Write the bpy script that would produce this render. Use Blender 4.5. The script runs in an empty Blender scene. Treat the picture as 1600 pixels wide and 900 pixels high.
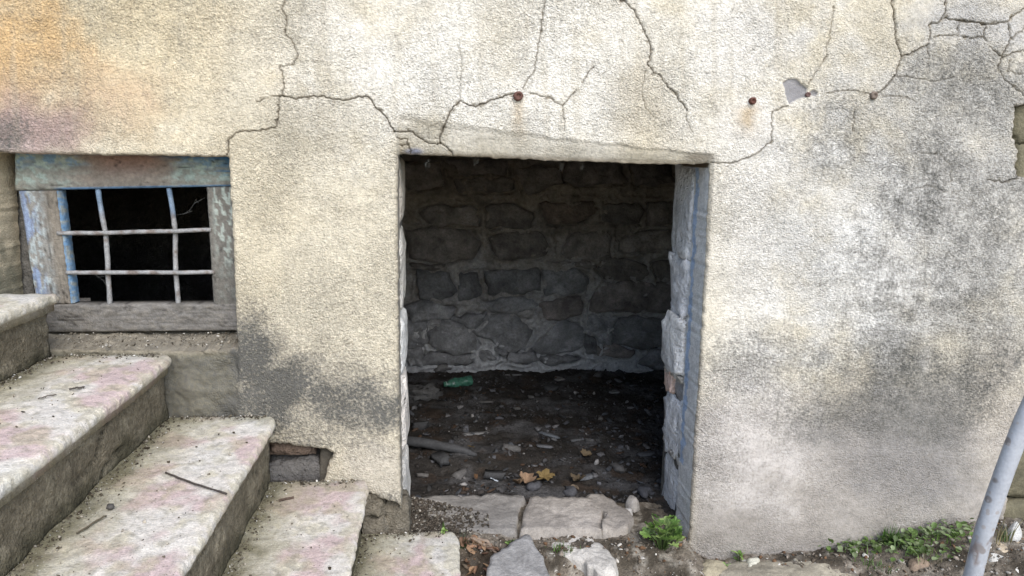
import bpy, math, random
import numpy as np
from math import radians, sin, cos, pi
from mathutils import Matrix, Vector

random.seed(7)
rng = np.random.default_rng(7)
scene = bpy.context.scene
col = scene.collection

# ------------------------------------------------------------------ camera
F, CAM_D, CAM_H = 1150.0, 2.25, 1.28
YAW, PITCH, ROLL = radians(5.3), radians(10.5), radians(1.1)
fw = np.array([sin(YAW) * cos(PITCH), cos(YAW) * cos(PITCH), -sin(PITCH)])
r0 = np.array([cos(YAW), -sin(YAW), 0.0])
u0 = np.cross(r0, fw)
rt = r0 * cos(ROLL) + u0 * sin(ROLL)
up = u0 * cos(ROLL) - r0 * sin(ROLL)
CC = np.array([0.0, -CAM_D, CAM_H])
cam = bpy.data.cameras.new("camera")
camo = bpy.data.objects.new("camera", cam)
col.objects.link(camo)
cam.sensor_width = 36.0
cam.lens = 36.0 * F / 1600.0
cam.clip_start = 0.02
cam.clip_end = 2000.0
camo.matrix_world = Matrix(((rt[0], up[0], -fw[0], CC[0]), (rt[1], up[1], -fw[1], CC[1]),
                            (rt[2], up[2], -fw[2], CC[2]), (0, 0, 0, 1)))
scene.camera = camo

# ------------------------------------------------------------------ world, sun, exposure
SUN_EL, SUN_AZ = radians(43), radians(14)      # azimuth measured from straight in front of the wall towards the right
world = bpy.data.worlds.new("World")
scene.world = world
world.use_nodes = True
wn = world.node_tree.nodes
bg = wn["Background"]
sky = wn.new("ShaderNodeTexSky")
sky.sky_type = 'NISHITA'
sky.sun_disc = False
sky.sun_elevation = SUN_EL
sky.sun_rotation = pi - SUN_AZ
sky.air_density = 1.0
sky.dust_density = 1.0
world.node_tree.links.new(sky.outputs[0], bg.inputs[0])
bg.inputs[1].default_value = 0.13
sl = bpy.data.lights.new("sun", 'SUN')
sl.energy = 1.5
sl.angle = radians(48)
sl.color = (1.0, 0.965, 0.93)
so = bpy.data.objects.new("sun", sl)
col.objects.link(so)
sdir = Vector((sin(SUN_AZ) * cos(SUN_EL), -cos(SUN_AZ) * cos(SUN_EL), sin(SUN_EL)))
so.rotation_euler = sdir.to_track_quat('Z', 'Y').to_euler()
scene.view_settings.view_transform = 'Standard'
scene.view_settings.look = 'None'
scene.view_settings.gamma = 1.0
scene.view_settings.exposure = 1.30
scene.view_settings.use_curve_mapping = False
try:
    scene.cycles.max_bounces = 10
    scene.cycles.diffuse_bounces = 6
except Exception:
    pass

# ------------------------------------------------------------------ helpers: projection
def on(ax, val, px, py):
    d = fw * F + rt * (px - 800.0) + up * (450.0 - py)
    return CC + d * ((val - CC[ax]) / d[ax])
def W(px, py, y=0.0):
    p = on(1, y, px, py); return (p[0], p[2])
def G(px, py, z=0.0):
    p = on(2, z, px, py); return (p[0], p[1])
def proj(x, y, z):
    dx, dy, dz = x - CC[0], y - CC[1], z - CC[2]
    w = dx * fw[0] + dy * fw[1] + dz * fw[2]
    return (800 + F * (dx * rt[0] + dy * rt[1] + dz * rt[2]) / w, 450 - F * (dx * up[0] + dy * up[1] + dz * up[2]) / w)

# ------------------------------------------------------------------ helpers: noise
_perm = np.random.default_rng(11).permutation(4096)
def _h(i): return _perm[i & 4095]
_g2 = np.random.default_rng(3).normal(size=(4096, 2)); _g2 /= np.linalg.norm(_g2, axis=1)[:, None]
_v1 = np.random.default_rng(5).uniform(-1, 1, 4096)
def noise2(x, y, seed=0):
    x = np.asarray(x, float); y = np.asarray(y, float)
    xi = np.floor(x).astype(np.int64); yi = np.floor(y).astype(np.int64)
    fx, fy = x - xi, y - yi
    ux = fx * fx * fx * (fx * (fx * 6 - 15) + 10); uy = fy * fy * fy * (fy * (fy * 6 - 15) + 10)
    def g(a, b):
        k = _h(_h(xi + a + seed * 57) + yi + b)
        v = _g2[k]
        return v[..., 0] * (fx - a) + v[..., 1] * (fy - b)
    n0 = g(0, 0) * (1 - ux) + g(1, 0) * ux
    n1 = g(0, 1) * (1 - ux) + g(1, 1) * ux
    return (n0 * (1 - uy) + n1 * uy) * 1.5
def fbm2(x, y, seed=0, octs=4, gain=0.5):
    t = 0; a = 1.0; s = 1.0
    for i in range(octs):
        t = t + a * noise2(np.asarray(x) * s, np.asarray(y) * s, seed + i * 7); a *= gain; s *= 2.03
    return t
def noise3(p, seed=0):
    p = np.asarray(p, float)
    i = np.floor(p).astype(np.int64); f = p - i
    u = f * f * (3 - 2 * f)
    t = 0
    for a in (0, 1):
        for b in (0, 1):
            for c in (0, 1):
                k = _h(_h(_h(i[..., 0] + a + seed * 131) + i[..., 1] + b) + i[..., 2] + c)
                w = (u[..., 0] if a else 1 - u[..., 0]) * (u[..., 1] if b else 1 - u[..., 1]) * (u[..., 2] if c else 1 - u[..., 2])
                t = t + w * _v1[k]
    return t
def fbm3(p, seed=0, octs=3, gain=0.5):
    t = 0; a = 1.0; s = 1.0
    for i in range(octs):
        t = t + a * noise3(np.asarray(p) * s, seed + i * 5); a *= gain; s *= 2.07
    return t
def sstep(a, b, x):
    t = np.clip((x - a) / (b - a), 0, 1); return t * t * (3 - 2 * t)
def lin(c, k=1.0):
    c = np.asarray(c, float) / 255.0
    return np.where(c <= 0.04045, c / 12.92, ((c + 0.055) / 1.055) ** 2.4) * k
def mixc(A, B, t):
    t = np.asarray(t)[..., None]; return A * (1 - t) + np.asarray(B) * t

# ------------------------------------------------------------------ helpers: objects
def empty(name, loc=(0, 0, 0)):
    o = bpy.data.objects.new(name, None); o.empty_display_size = 0.05
    o.location = loc; col.objects.link(o); return o
def tag(o, label=None, cat=None, group=None, kind=None):
    if label: o["label"] = label
    if cat: o["category"] = cat
    if group: o["group"] = group
    if kind: o["kind"] = kind
    return o
def make_mesh(name, V, faces, mat=None, colr=None, attrs=None, smooth=True):
    V = np.asarray(V, np.float32)
    me = bpy.data.meshes.new(name)
    if isinstance(faces, np.ndarray):
        n, k = faces.shape
        me.vertices.add(len(V)); me.vertices.foreach_set("co", V.ravel())
        me.loops.add(n * k); me.loops.foreach_set("vertex_index", faces.astype(np.int32).ravel())
        me.polygons.add(n)
        me.polygons.foreach_set("loop_start", np.arange(0, n * k, k, dtype=np.int32))
        me.polygons.foreach_set("loop_total", np.full(n, k, np.int32))
        me.update(calc_edges=True)
    else:
        me.from_pydata([tuple(v) for v in V.tolist()], [], faces); me.update()
    if smooth:
        me.polygons.foreach_set("use_smooth", np.ones(len(me.polygons), bool))
    if colr is not None:
        a = me.attributes.new("Col", 'FLOAT_COLOR', 'POINT')
        c = np.ones((len(V), 4), np.float32); c[:, :3] = np.clip(colr, 0, 1)
        a.data.foreach_set("color", c.ravel())
    for k, v in (attrs or {}).items():
        a = me.attributes.new(k, 'FLOAT', 'POINT')
        a.data.foreach_set("value", np.asarray(v, np.float32).ravel())
    if mat: me.materials.append(mat)
    return me
def link(name, me, parent=None, loc=None):
    o = bpy.data.objects.new(name, me); col.objects.link(o)
    if parent is not None: o.parent = parent
    if loc is not None: o.location = loc
    return o
def grid_faces(nr, nc, closed_c=False):
    i = np.arange(nr - 1)[:, None]; j = np.arange(nc if closed_c else nc - 1)[None, :]
    j2 = (j + 1) % nc
    return np.stack([i * nc + j, i * nc + j2, (i + 1) * nc + j2, (i + 1) * nc + j], -1).reshape(-1, 4)

# ------------------------------------------------------------------ materials
def new_mat(name):
    m = bpy.data.materials.new(name); m.use_nodes = True
    nt = m.node_tree; return m, nt, nt.nodes, nt.links, nt.nodes["Principled BSDF"]
def ntex(N, L, co, scale, detail=3, rough=0.6):
    t = N.new("ShaderNodeTexNoise"); t.inputs["Scale"].default_value = scale
    t.inputs["Detail"].default_value = detail; t.inputs["Roughness"].default_value = rough
    L.new(co, t.inputs["Vector"]); return t.outputs["Fac"]
def ramp(N, L, fac, stops):
    r = N.new("ShaderNodeValToRGB"); e = r.color_ramp.elements
    while len(e) < len(stops): e.new(0.5)
    for k, (p, c) in enumerate(stops):
        e[k].position = p; e[k].color = (*c, 1) if len(c) == 3 else c
    L.new(fac, r.inputs[0]); return r.outputs[0]
def mix(N, L, fac, a, b, mode='MIX'):
    m = N.new("ShaderNodeMix"); m.data_type = 'RGBA'; m.blend_type = mode
    if isinstance(fac, (int, float)): m.inputs[0].default_value = fac
    else: L.new(fac, m.inputs[0])
    for sck, v in ((m.inputs[6], a), (m.inputs[7], b)):
        if isinstance(v, tuple): sck.default_value = (*v, 1)
        else: L.new(v, sck)
    return m.outputs[2]
def math_(N, L, op, a, b):
    m = N.new("ShaderNodeMath"); m.operation = op
    for sck, v in ((m.inputs[0], a), (m.inputs[1], b)):
        if isinstance(v, (int, float)): sck.default_value = v
        else: L.new(v, sck)
    return m.outputs[0]
def bump(N, L, h, dist, strength=1.0, prev=None):
    b = N.new("ShaderNodeBump"); b.inputs["Distance"].default_value = dist; b.inputs["Strength"].default_value = strength
    L.new(h, b.inputs["Height"])
    if prev is not None: L.new(prev, b.inputs["Normal"])
    return b.outputs[0]
def surf(name, base=None, var=((18, 0.35), (120, 0.3)), bumps=((60, 0.004), (260, 0.0015)), rough=0.9, spec=0.25,
         rand=0.0, specks=None, stretch=None, metallic=0.0):
    """procedural surface: colour (constant or the Col attribute) x noise variation, noise bumps"""
    m, nt, N, L, P = new_mat(name)
    tc = N.new("ShaderNodeTexCoord"); co = tc.outputs["Object"]
    if stretch:
        mp = N.new("ShaderNodeMapping"); mp.inputs["Scale"].default_value = stretch
        L.new(co, mp.inputs["Vector"]); co = mp.outputs[0]
    if base is None:
        a = N.new("ShaderNodeAttribute"); a.attribute_name = "Col"; c = a.outputs["Color"]
    else:
        rg = N.new("ShaderNodeRGB"); rg.outputs[0].default_value = (*base, 1); c = rg.outputs[0]
    for sc, amt in var:
        f = ntex(N, L, co, sc, 4, 0.65)
        g = ramp(N, L, f, ((0.25, (1 - amt,) * 3), (0.75, (1 + amt,) * 3)))
        c = mix(N, L, 1.0, c, g, 'MULTIPLY')
    if rand:
        oi = N.new("ShaderNodeObjectInfo")
        g = ramp(N, L, oi.outputs["Random"], ((0, (1 - rand,) * 3), (1, (1 + rand,) * 3)))
        c = mix(N, L, 1.0, c, g, 'MULTIPLY')
    for sp in (specks or ()):
        sc, size, colr = sp
        v = N.new("ShaderNodeTexVoronoi"); v.inputs["Scale"].default_value = sc; L.new(co, v.inputs["Vector"])
        lo = ntex(N, L, co, sc * 0.12, 2)
        d = math_(N, L, 'ADD', v.outputs["Distance"], math_(N, L, 'MULTIPLY', lo, 0.55))
        f = ramp(N, L, d, ((size, (1, 1, 1)), (size + 0.06, (0, 0, 0))))
        c = mix(N, L, f, c, colr)
    L.new(c, P.inputs["Base Color"])
    nb = None
    for sc, dist in bumps:
        nb = bump(N, L, ntex(N, L, co, sc, 3, 0.6), dist, 1.0, nb)
    if nb is not None: L.new(nb, P.inputs["Normal"])
    P.inputs["Roughness"].default_value = rough
    P.inputs["Specular IOR Level"].default_value = spec
    P.inputs["Metallic"].default_value = metallic
    return m

def plaster_mat():
    m, nt, N, L, P = new_mat("stucco_plaster")
    tc = N.new("ShaderNodeTexCoord"); co = tc.outputs["Object"]
    a = N.new("ShaderNodeAttribute"); a.attribute_name = "Col"
    d = N.new("ShaderNodeAttribute"); d.attribute_name = "dirt"
    s = N.new("ShaderNodeAttribute"); s.attribute_name = "smooth"
    pit = N.new("ShaderNodeAttribute"); pit.attribute_name = "pit"
    c = a.outputs["Color"]
    gf = N.new('ShaderNodeClamp'); L.new(math_(N, L, 'MULTIPLY', s.outputs['Fac'], 0.85), gf.inputs[0])
    for sc, amt in ((7, 0.08), (45, 0.10), (150, 0.17), (330, 0.20)):
        f = ntex(N, L, co, sc, 4, 0.65)
        c = mix(N, L, gf.outputs[0] if sc > 100 else 1.0, c, ramp(N, L, f, ((0.34, (1 - amt,) * 3), (0.66, (1 + amt,) * 3))), 'MULTIPLY')
    # the pits of the stucco are mixed towards a darker brown
    c = mix(N, L, math_(N, L, 'MULTIPLY', pit.outputs["Fac"], 0.24), c, (0.19, 0.165, 0.125))
    n1 = ntex(N, L, co, 115, 3, 0.75); n2 = ntex(N, L, co, 30, 3, 0.6)
    t = math_(N, L, 'ADD', d.outputs["Fac"], math_(N, L, 'MULTIPLY', math_(N, L, 'SUBTRACT', n1, 0.5), 1.6))
    t = math_(N, L, 'ADD', t, math_(N, L, 'MULTIPLY', math_(N, L, 'SUBTRACT', n2, 0.5), 0.3))
    t = math_(N, L, 'ADD', t, math_(N, L, 'MULTIPLY', math_(N, L, 'SUBTRACT', pit.outputs["Fac"], 0.4), 0.25))
    f = ramp(N, L, t, ((0.16, (0, 0, 0)), (1.12, (0.98, 0.98, 0.98))))
    c = mix(N, L, f, c, (0.108, 0.104, 0.092))
    L.new(c, P.inputs["Base Color"])
    h = ntex(N, L, co, 190, 2, 0.58)
    h = math_(N, L, 'MULTIPLY', h, s.outputs["Fac"])
    nb = bump(N, L, h, 0.0095, 1.0)
    nb = bump(N, L, ntex(N, L, co, 420, 2, 0.6), 0.0012, 1.0, nb)
    L.new(nb, P.inputs["Normal"])
    P.inputs["Roughness"].default_value = 0.95
    P.inputs["Specular IOR Level"].default_value = 0.15
    return m
M_PLASTER = plaster_mat()
M_STONE_WASH = surf("whitewashed_stone", None, ((9, 0.2), (60, 0.25), (260, 0.2)), ((22, 0.02), (60, 0.010), (170, 0.004)), 0.95)
M_CELLAR_STONE = surf("sooty_basalt", None, ((12, 0.35), (70, 0.3), (320, 0.35)), ((28, 0.012), (140, 0.004)), 0.85, 0.3)
M_MORTAR = surf("lime_mortar", None, ((8, 0.3), (50, 0.3), (220, 0.25)), ((26, 0.012), (120, 0.005)), 0.95, 0.15)
M_TREAD = surf("worn_stair_slab", None, ((14, 0.10), (75, 0.2), (230, 0.28)), ((40, 0.003), (130, 0.0028), (300, 0.002)), 0.9, 0.25,
               specks=((95, 0.34, (0.5, 0.47, 0.4)), (160, 0.33, (0.12, 0.11, 0.08))))
M_RISER = surf("mossy_riser", None, ((12, 0.3), (60, 0.4), (250, 0.3)), ((35, 0.01), (140, 0.005)), 0.95, 0.15)
M_SOIL = surf("soil", None, ((10, 0.3), (60, 0.4), (250, 0.4)), ((30, 0.012), (150, 0.006)), 0.95, 0.15)
M_CHIP = surf("rubble", None, ((90, 0.3),), ((120, 0.003),), 0.9, 0.2)
M_ROCK = surf("field_stone", None, ((12, 0.2), (60, 0.25), (260, 0.25)), ((25, 0.008), (130, 0.003)), 0.9, 0.25)
M_WOOD = surf("weathered_paint_wood", None, ((20, 0.2), (90, 0.3)), ((60, 0.003), (240, 0.0015)), 0.8, 0.25)
M_IRON = surf("rusty_iron", None, ((40, 0.3), (200, 0.3)), ((140, 0.002),), 0.75, 0.3)
M_PIPE = surf("flaked_grey_paint", None, ((15, 0.1), (160, 0.12)), ((60, 0.0015),), 0.55, 0.4,
              specks=((24, 0.44, (0.20, 0.18, 0.17)), (52, 0.44, (0.30, 0.28, 0.27))))
M_LEAF_DRY = surf("dry_leaf", None, ((60, 0.3),), ((90, 0.002),), 0.8, 0.2, rand=0.35)
def leaf_mat(name, c, tr=0.35):
    m, nt, N, L, P = new_mat(name)
    tc = N.new("ShaderNodeTexCoord"); oi = N.new("ShaderNodeObjectInfo")
    a = N.new("ShaderNodeAttribute"); a.attribute_name = "Col"
    f = ntex(N, L, tc.outputs["Object"], 90, 3)
    cc = mix(N, L, 1.0, a.outputs["Color"], ramp(N, L, f, ((0.3, (0.75,) * 3), (0.7, (1.25,) * 3))), 'MULTIPLY')
    cc = mix(N, L, 1.0, cc, ramp(N, L, oi.outputs["Random"], ((0, (0.7, 0.75, 0.7)), (1, (1.25, 1.2, 1.1)))), 'MULTIPLY')
    L.new(cc, P.inputs["Base Color"]); P.inputs["Roughness"].default_value = 0.55
    tb = N.new("ShaderNodeBsdfTranslucent"); L.new(cc, tb.inputs[0])
    ms = N.new("ShaderNodeMixShader"); ms.inputs[0].default_value = tr
    L.new(P.outputs[0], ms.inputs[1]); L.new(tb.outputs[0], ms.inputs[2])
    L.new(ms.outputs[0], N["Material Output"].inputs[0]); return m
M_LEAF = leaf_mat("green_leaf", None)
M_WEB = surf("cobweb_silk", (0.18, 0.18, 0.17), (), (), 0.9)

def glassy(name, c):
    m, nt, N, L, P = new_mat(name)
    tc = N.new("ShaderNodeTexCoord"); f = ntex(N, L, tc.outputs["Object"], 40, 3)
    cc = ramp(N, L, f, ((0.35, tuple(x * 0.6 for x in c)), (0.7, tuple(x * 1.2 for x in c))))
    L.new(cc, P.inputs["Base Color"]); P.inputs["Roughness"].default_value = 0.25
    P.inputs["Transmission Weight"].default_value = 0.25
    nb = bump(N, L, ntex(N, L, tc.outputs["Object"], 70, 2), 0.004); L.new(nb, P.inputs["Normal"])
    return m
M_BOTTLE = glassy("green_plastic", (0.07, 0.20, 0.14))
M_BOTTLE_DK = glassy("dark_green_plastic", (0.03, 0.12, 0.075))
KALB = 0.80          # photographed plaster tone -> albedo
def alb(c): return lin(c, KALB)

# ------------------------------------------------------------------ shape builders
def jag(poly, amp, seg, seed=0, closed=True):
    """subdivide a polyline and roughen it sideways"""
    r = np.random.default_rng(seed); out = []
    P = [np.array(p, float) for p in poly]; n = len(P)
    for i in range(n if closed else n - 1):
        a, b = P[i], P[(i + 1) % n]; d = b - a; Ln = np.linalg.norm(d)
        k = max(1, int(round(Ln / seg))); nrm = np.array([-d[1], d[0]]) / (Ln + 1e-9)
        for q in range(k):
            o = r.normal() * amp if q > 0 else r.normal() * amp * 0.5
            out.append(a + d * q / k + nrm * o)
    if not closed: out.append(P[-1])
    return np.array(out)
def inside(poly, X, Z):
    n = len(poly); res = np.zeros(X.shape, bool)
    for i in range(n):
        x1, z1 = poly[i]; x2, z2 = poly[(i + 1) % n]
        if z1 == z2: continue
        c = ((z1 > Z) != (z2 > Z)) & (X < (x2 - x1) * (Z - z1) / (z2 - z1) + x1)
        res ^= c
    return res
def dist_poly(poly, X, Z, closed=True):
    """distance to polyline and the nearest point"""
    best = np.full(X.shape, 1e9); nx = X.copy(); nz = Z.copy()
    n = len(poly)
    for i in range(n if closed else n - 1):
        ax, az = poly[i]; bx, bz = poly[(i + 1) % n]
        dx, dz = bx - ax, bz - az; l2 = dx * dx + dz * dz + 1e-12
        t = np.clip(((X - ax) * dx + (Z - az) * dz) / l2, 0, 1)
        qx, qz = ax + t * dx, az + t * dz
        d = np.hypot(X - qx, Z - qz); m = d < best
        best = np.where(m, d, best); nx = np.where(m, qx, nx); nz = np.where(m, qz, nz)
    return best, nx, nz
def smooth_poly(poly, n):
    """closed Catmull-Rom resampled to n points at even spacing"""
    P = np.array(poly, float); k = len(P); pts = []
    for i in range(k):
        p0, p1, p2, p3 = P[i - 1], P[i], P[(i + 1) % k], P[(i + 2) % k]
        for t in np.linspace(0, 1, 8, endpoint=False):
            c = 0.5 * (2 * p1 + (p2 - p0) * t + (2 * p0 - 5 * p1 + 4 * p2 - p3) * t * t + (3 * p1 - p0 - 3 * p2 + p3) * t ** 3)
            l = p1 + (p2 - p1) * t
            pts.append(0.55 * c + 0.45 * l)
    pts = np.array(pts); d = np.r_[0, np.cumsum(np.linalg.norm(np.diff(np.vstack([pts, pts[:1]]), axis=0), axis=1))]
    s = np.linspace(0, d[-1], n, endpoint=False)
    q = np.vstack([pts, pts[:1]])
    return np.stack([np.interp(s, d, q[:, 0]), np.interp(s, d, q[:, 1])], 1)
def poly_stone(poly, to3, h, n=28, rings=6, dome=0.25, bevel=0.18, rough=0.006, sc=30.0, seed=0, back=0.02, tilt=(0, 0)):
    """stone with the given outline; to3(a, b, height) -> world; rises to h with a worn bevelled rim; closed at the back"""
    O = smooth_poly(poly, n); c = O.mean(0)
    R = [1.0, 1.0] + list(1 - np.linspace(0, 1, rings) ** 1.3 * 0.999)
    hs = [-back, -back * 0.2] + [None] * rings
    V = []; 
    for k, s in enumerate(R):
        q = c + (O - c) * (s if k > 0 else 0.9)
        e = 1 - s
        if hs[k] is None:
            hh = h * (min(1, (e / bevel)) ** 0.55 * (1 - dome) + dome * (1 - s * s)) if e > 0 else h * 0.12
            hh = np.full(n, hh)
        else: hh = np.full(n, hs[k])
        if hs[k] is None: hh = hh + (q - c) @ np.array(tilt)
        V.append(np.c_[q, hh])
    V = np.vstack(V)
    no = fbm3(np.c_[V[:, :2] * sc, V[:, 2] * sc], seed, 4, 0.55)
    w = np.repeat([0, 0.3] + [1] * rings, n)
    V[:, 2] += no * rough * w
    V[:, 0] += noise3(V * sc * 0.9, seed + 40) * rough * 0.8 * (w > 0); V[:, 1] += noise3(V * sc * 0.9, seed + 50) * rough * 0.8 * (w > 0)
    nr = len(R)
    faces = [tuple(f) for f in grid_faces(nr, n, True).tolist()]
    faces.append(tuple(range(n - 1, -1, -1)))
    faces.append(tuple((nr - 1) * n + j for j in range(n)))
    return np.array([to3(a, b, hh) for a, b, hh in V]), faces
def orient(me):
    import bmesh
    bm = bmesh.new(); bm.from_mesh(me); bmesh.ops.recalc_face_normals(bm, faces=bm.faces[:]); bm.to_mesh(me); bm.free()
def lump(size, seed, rough=0.12, power=3.0, nu=14, nv=9, sc=2.0):
    """rounded irregular block around the origin (superellipsoid + noise)"""
    u = np.linspace(0, 2 * pi, nu, endpoint=False); v = np.linspace(-pi / 2, pi / 2, nv)
    sg = lambda t: np.sign(t) * np.abs(t) ** (2 / power)
    V = []
    for b in v:
        for a in u: V.append((sg(cos(b)) * sg(cos(a)), sg(cos(b)) * sg(sin(a)), sg(sin(b))))
    V = np.array(V); n = fbm3(V * sc + seed * 3.7, seed, 3)
    V = V * (1 + rough * n)[:, None] * np.array(size) / 2
    return V, grid_faces(nv, nu, True)
def tube(path, rad, nseg=8, caps=True):
    P = np.array(path, float); n = len(P)
    rad = np.full(n, rad) if np.isscalar(rad) else np.array(rad)
    T = np.gradient(P, axis=0); T /= np.linalg.norm(T, axis=1)[:, None] + 1e-12
    ref = np.array([0, 0, 1.0]) if abs(T[0][2]) < 0.9 else np.array([1.0, 0, 0])
    V = []; a = np.linspace(0, 2 * pi, nseg, endpoint=False)
    N_ = np.cross(T[0], ref); N_ /= np.linalg.norm(N_)
    for i in range(n):
        N_ = N_ - T[i] * (N_ @ T[i]); N_ /= np.linalg.norm(N_); B = np.cross(T[i], N_)
        V.append(P[i] + rad[i] * (np.cos(a)[:, None] * N_ + np.sin(a)[:, None] * B))
    V = np.vstack(V); F_ = [tuple(f) for f in grid_faces(n, nseg, True).tolist()]
    if caps: F_ += [tuple(range(nseg - 1, -1, -1)), tuple((n - 1) * nseg + j for j in range(nseg))]
    return V, F_
def box(x0, x1, y0, y1, z0, z1):
    V = [(x, y, z) for x in (x0, x1) for y in (y0, y1) for z in (z0, z1)]
    Fc = [(0, 1, 3, 2), (4, 6, 7, 5), (0, 4, 5, 1), (2, 3, 7, 6), (0, 2, 6, 4), (1, 5, 7, 3)]
    return np.array(V), Fc

# ================================================================== THE WALL
house = tag(empty("house_wall", (0, 0, 0)), "cracked cream stucco house wall stained with dark mould, with a doorway and a barred window", "wall")

def PX(pts, y=0.0): return np.array([W(a, b, y) for a, b in pts])
door_poly = jag(PX([(621, 243), (628, 241), (660, 243), (700, 244), (760, 246), (800, 248), (860, 251), (900, 252), (960, 254), (1000, 256), (1060, 257),
                    (1100, 256), (1112, 255), (1104, 400), (1098, 500), (1090, 640), (1082, 760), (1075, 880), (1074, 1010), (628, 1010), (627, 800), (624, 640), (622, 480), (621, 330)]), 0.0012, 0.012, 1)
win_poly = jag(PX([(-32, 236), (20, 240), (120, 242), (240, 243), (357, 246), (361, 330), (366, 450), (371, 548), (300, 552), (200, 551), (90, 549), (-10, 549), (-22, 400)]), 0.0012, 0.012, 2)
notch_poly = jag(PX([(405, 694), (432, 693), (470, 698), (508, 703), (521, 709), (513, 724), (508, 745), (500, 775), (405, 775)]), 0.0018, 0.010, 3)
base_poly = jag(PX([(578, 772), (592, 780), (606, 783), (622, 789), (631, 804), (631, 1012), (560, 1012), (560, 772)]), 0.0022, 0.008, 4)
hole1_poly = jag(PX([(1588, 165), (1625, 162), (1640, 280), (1592, 277), (1590, 255), (1594, 236), (1585, 215), (1586, 190)]), 0.003, 0.012, 5)
hole2_poly = jag(PX([(1612, 640), (1592, 715), (1574, 775), (1566, 830), (1562, 900), (1700, 900), (1700, 640)]), 0.003, 0.012, 6)
HOLES = [door_poly, win_poly, notch_poly, base_poly, hole1_poly, hole2_poly]

CRACKS = [  # (pixel polyline, width px, strength)
    ([(443, 150), (462, 155), (470, 153), (505, 150), (520, 155), (545, 155), (560, 151), (577, 152), (585, 165), (605, 185), (616, 205)], 3.2, 1),
    ([(400, 158), (425, 152), (443, 150)], 1.6, .6),
    ([(443, 150), (443, 122), (437, 103), (458, 100), (465, 85), (460, 70), (446, 52), (446, 25), (441, 15), (448, -8)], 1.7, .6),
    ([(437, 150), (435, 185), (430, 200), (400, 204), (368, 207), (358, 222), (354, 243)], 2.2, .8),
    ([(616, 206), (640, 205), (660, 218), (672, 225), (688, 224), (698, 230), (708, 243)], 2.8, 1),
    ([(688, 224), (690, 208), (700, 185), (706, 170), (719, 157), (742, 166), (780, 153), (802, 146)], 3.2, 1),
    ([(719, 157), (719, 132), (722, 90), (715, 70)], 1.2, .35),
    ([(620, 215), (636, 217), (637, 226), (622, 226)], 2.2, .8), ([(637, 226), (640, 240)], 2.0, .8),
    ([(818, 140), (822, 128), (835, 112), (838, 85), (846, 50), (848, 20), (855, -8)], 1.8, .6),
    ([(828, 146), (850, 150), (880, 165), (893, 148), (910, 135), (918, 115), (928, 105)], 1.9, .65),
    ([(880, 165), (882, 205)], 1.3, .45),
    ([(955, -10), (980, 5), (993, 20), (1008, 48), (1015, 68), (1016, 85), (1013, 103)], 3.6, 1),
    ([(1013, 103), (1035, 125), (1055, 145), (1074, 172)], 2.6, .85), ([(1074, 172), (1073, 188), (1082, 206)], 1.6, .5),
    ([(1010, 110), (1003, 140), (1008, 165), (1020, 182)], 1.2, .4),
    ([(1393, -10), (1398, 30), (1401, 65), (1410, 88)], 4.4, 1), ([(1410, 88), (1400, 118), (1382, 138), (1368, 148)], 3, .8),
    ([(1410, 88), (1430, 80), (1450, 70), (1455, 57), (1452, 40), (1470, 33), (1478, 18), (1480, -8)], 2.8, .85),
    ([(1476, 28), (1500, 32), (1530, 35), (1540, 38), (1560, 36), (1577, 33), (1605, 8)], 4.6, 1),
    ([(1540, 38), (1537, 55), (1552, 78), (1566, 88), (1580, 60), (1577, 36)], 3.6, .95),
    ([(1566, 90), (1585, 82), (1605, 80)], 2.4, .8), ([(1566, 90), (1560, 105), (1570, 125), (1590, 140), (1605, 150)], 2.2, .7),
    ([(1460, 57), (1495, 55), (1520, 60), (1537, 57)], 2.4, .7), ([(1450, 68), (1453, 92)], 1.6, .5),
    ([(1495, 55), (1500, 32)], 2.0, .6), ([(1583, 60), (1605, 42)], 2, .7), ([(1578, 95), (1574, 112), (1597, 116)], 2, .6),
    ([(1400, 118), (1430, 122), (1460, 127), (1490, 120)], 1.6, .5), ([(1380, 150), (1410, 150), (1430, 158)], 1.7, .5),
    ([(1363, 148), (1340, 142), (1320, 142), (1290, 146)], 1.7, .6),
    ([(1262, 132), (1270, 120), (1290, 90), (1298, 50), (1303, 10)], 1.4, .45),
    ([(1231, 165), (1207, 175), (1206, 220), (1180, 242), (1145, 255), (1113, 254)], 2, .7), ([(1335, 170), (1332, 205)], 1.3, .5),
    ([(1440, 240), (1470, 240), (1488, 258), (1488, 285)], 1.8, .45), ([(1545, 281), (1570, 285), (1592, 279)], 3.4, .85),
    ([(1420, 300), (1450, 290), (1480, 300)], 1.3, .35),
]
CHIPS = [jag(PX([(1222, 128), (1232, 121), (1245, 122), (1252, 130), (1262, 137), (1260, 152), (1245, 157), (1233, 165), (1228, 155)]), .0008, .008, 8),
         jag(PX([(1264, 142), (1272, 139), (1279, 146), (1275, 152), (1266, 151)]), .0005, .008, 9)]

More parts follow.
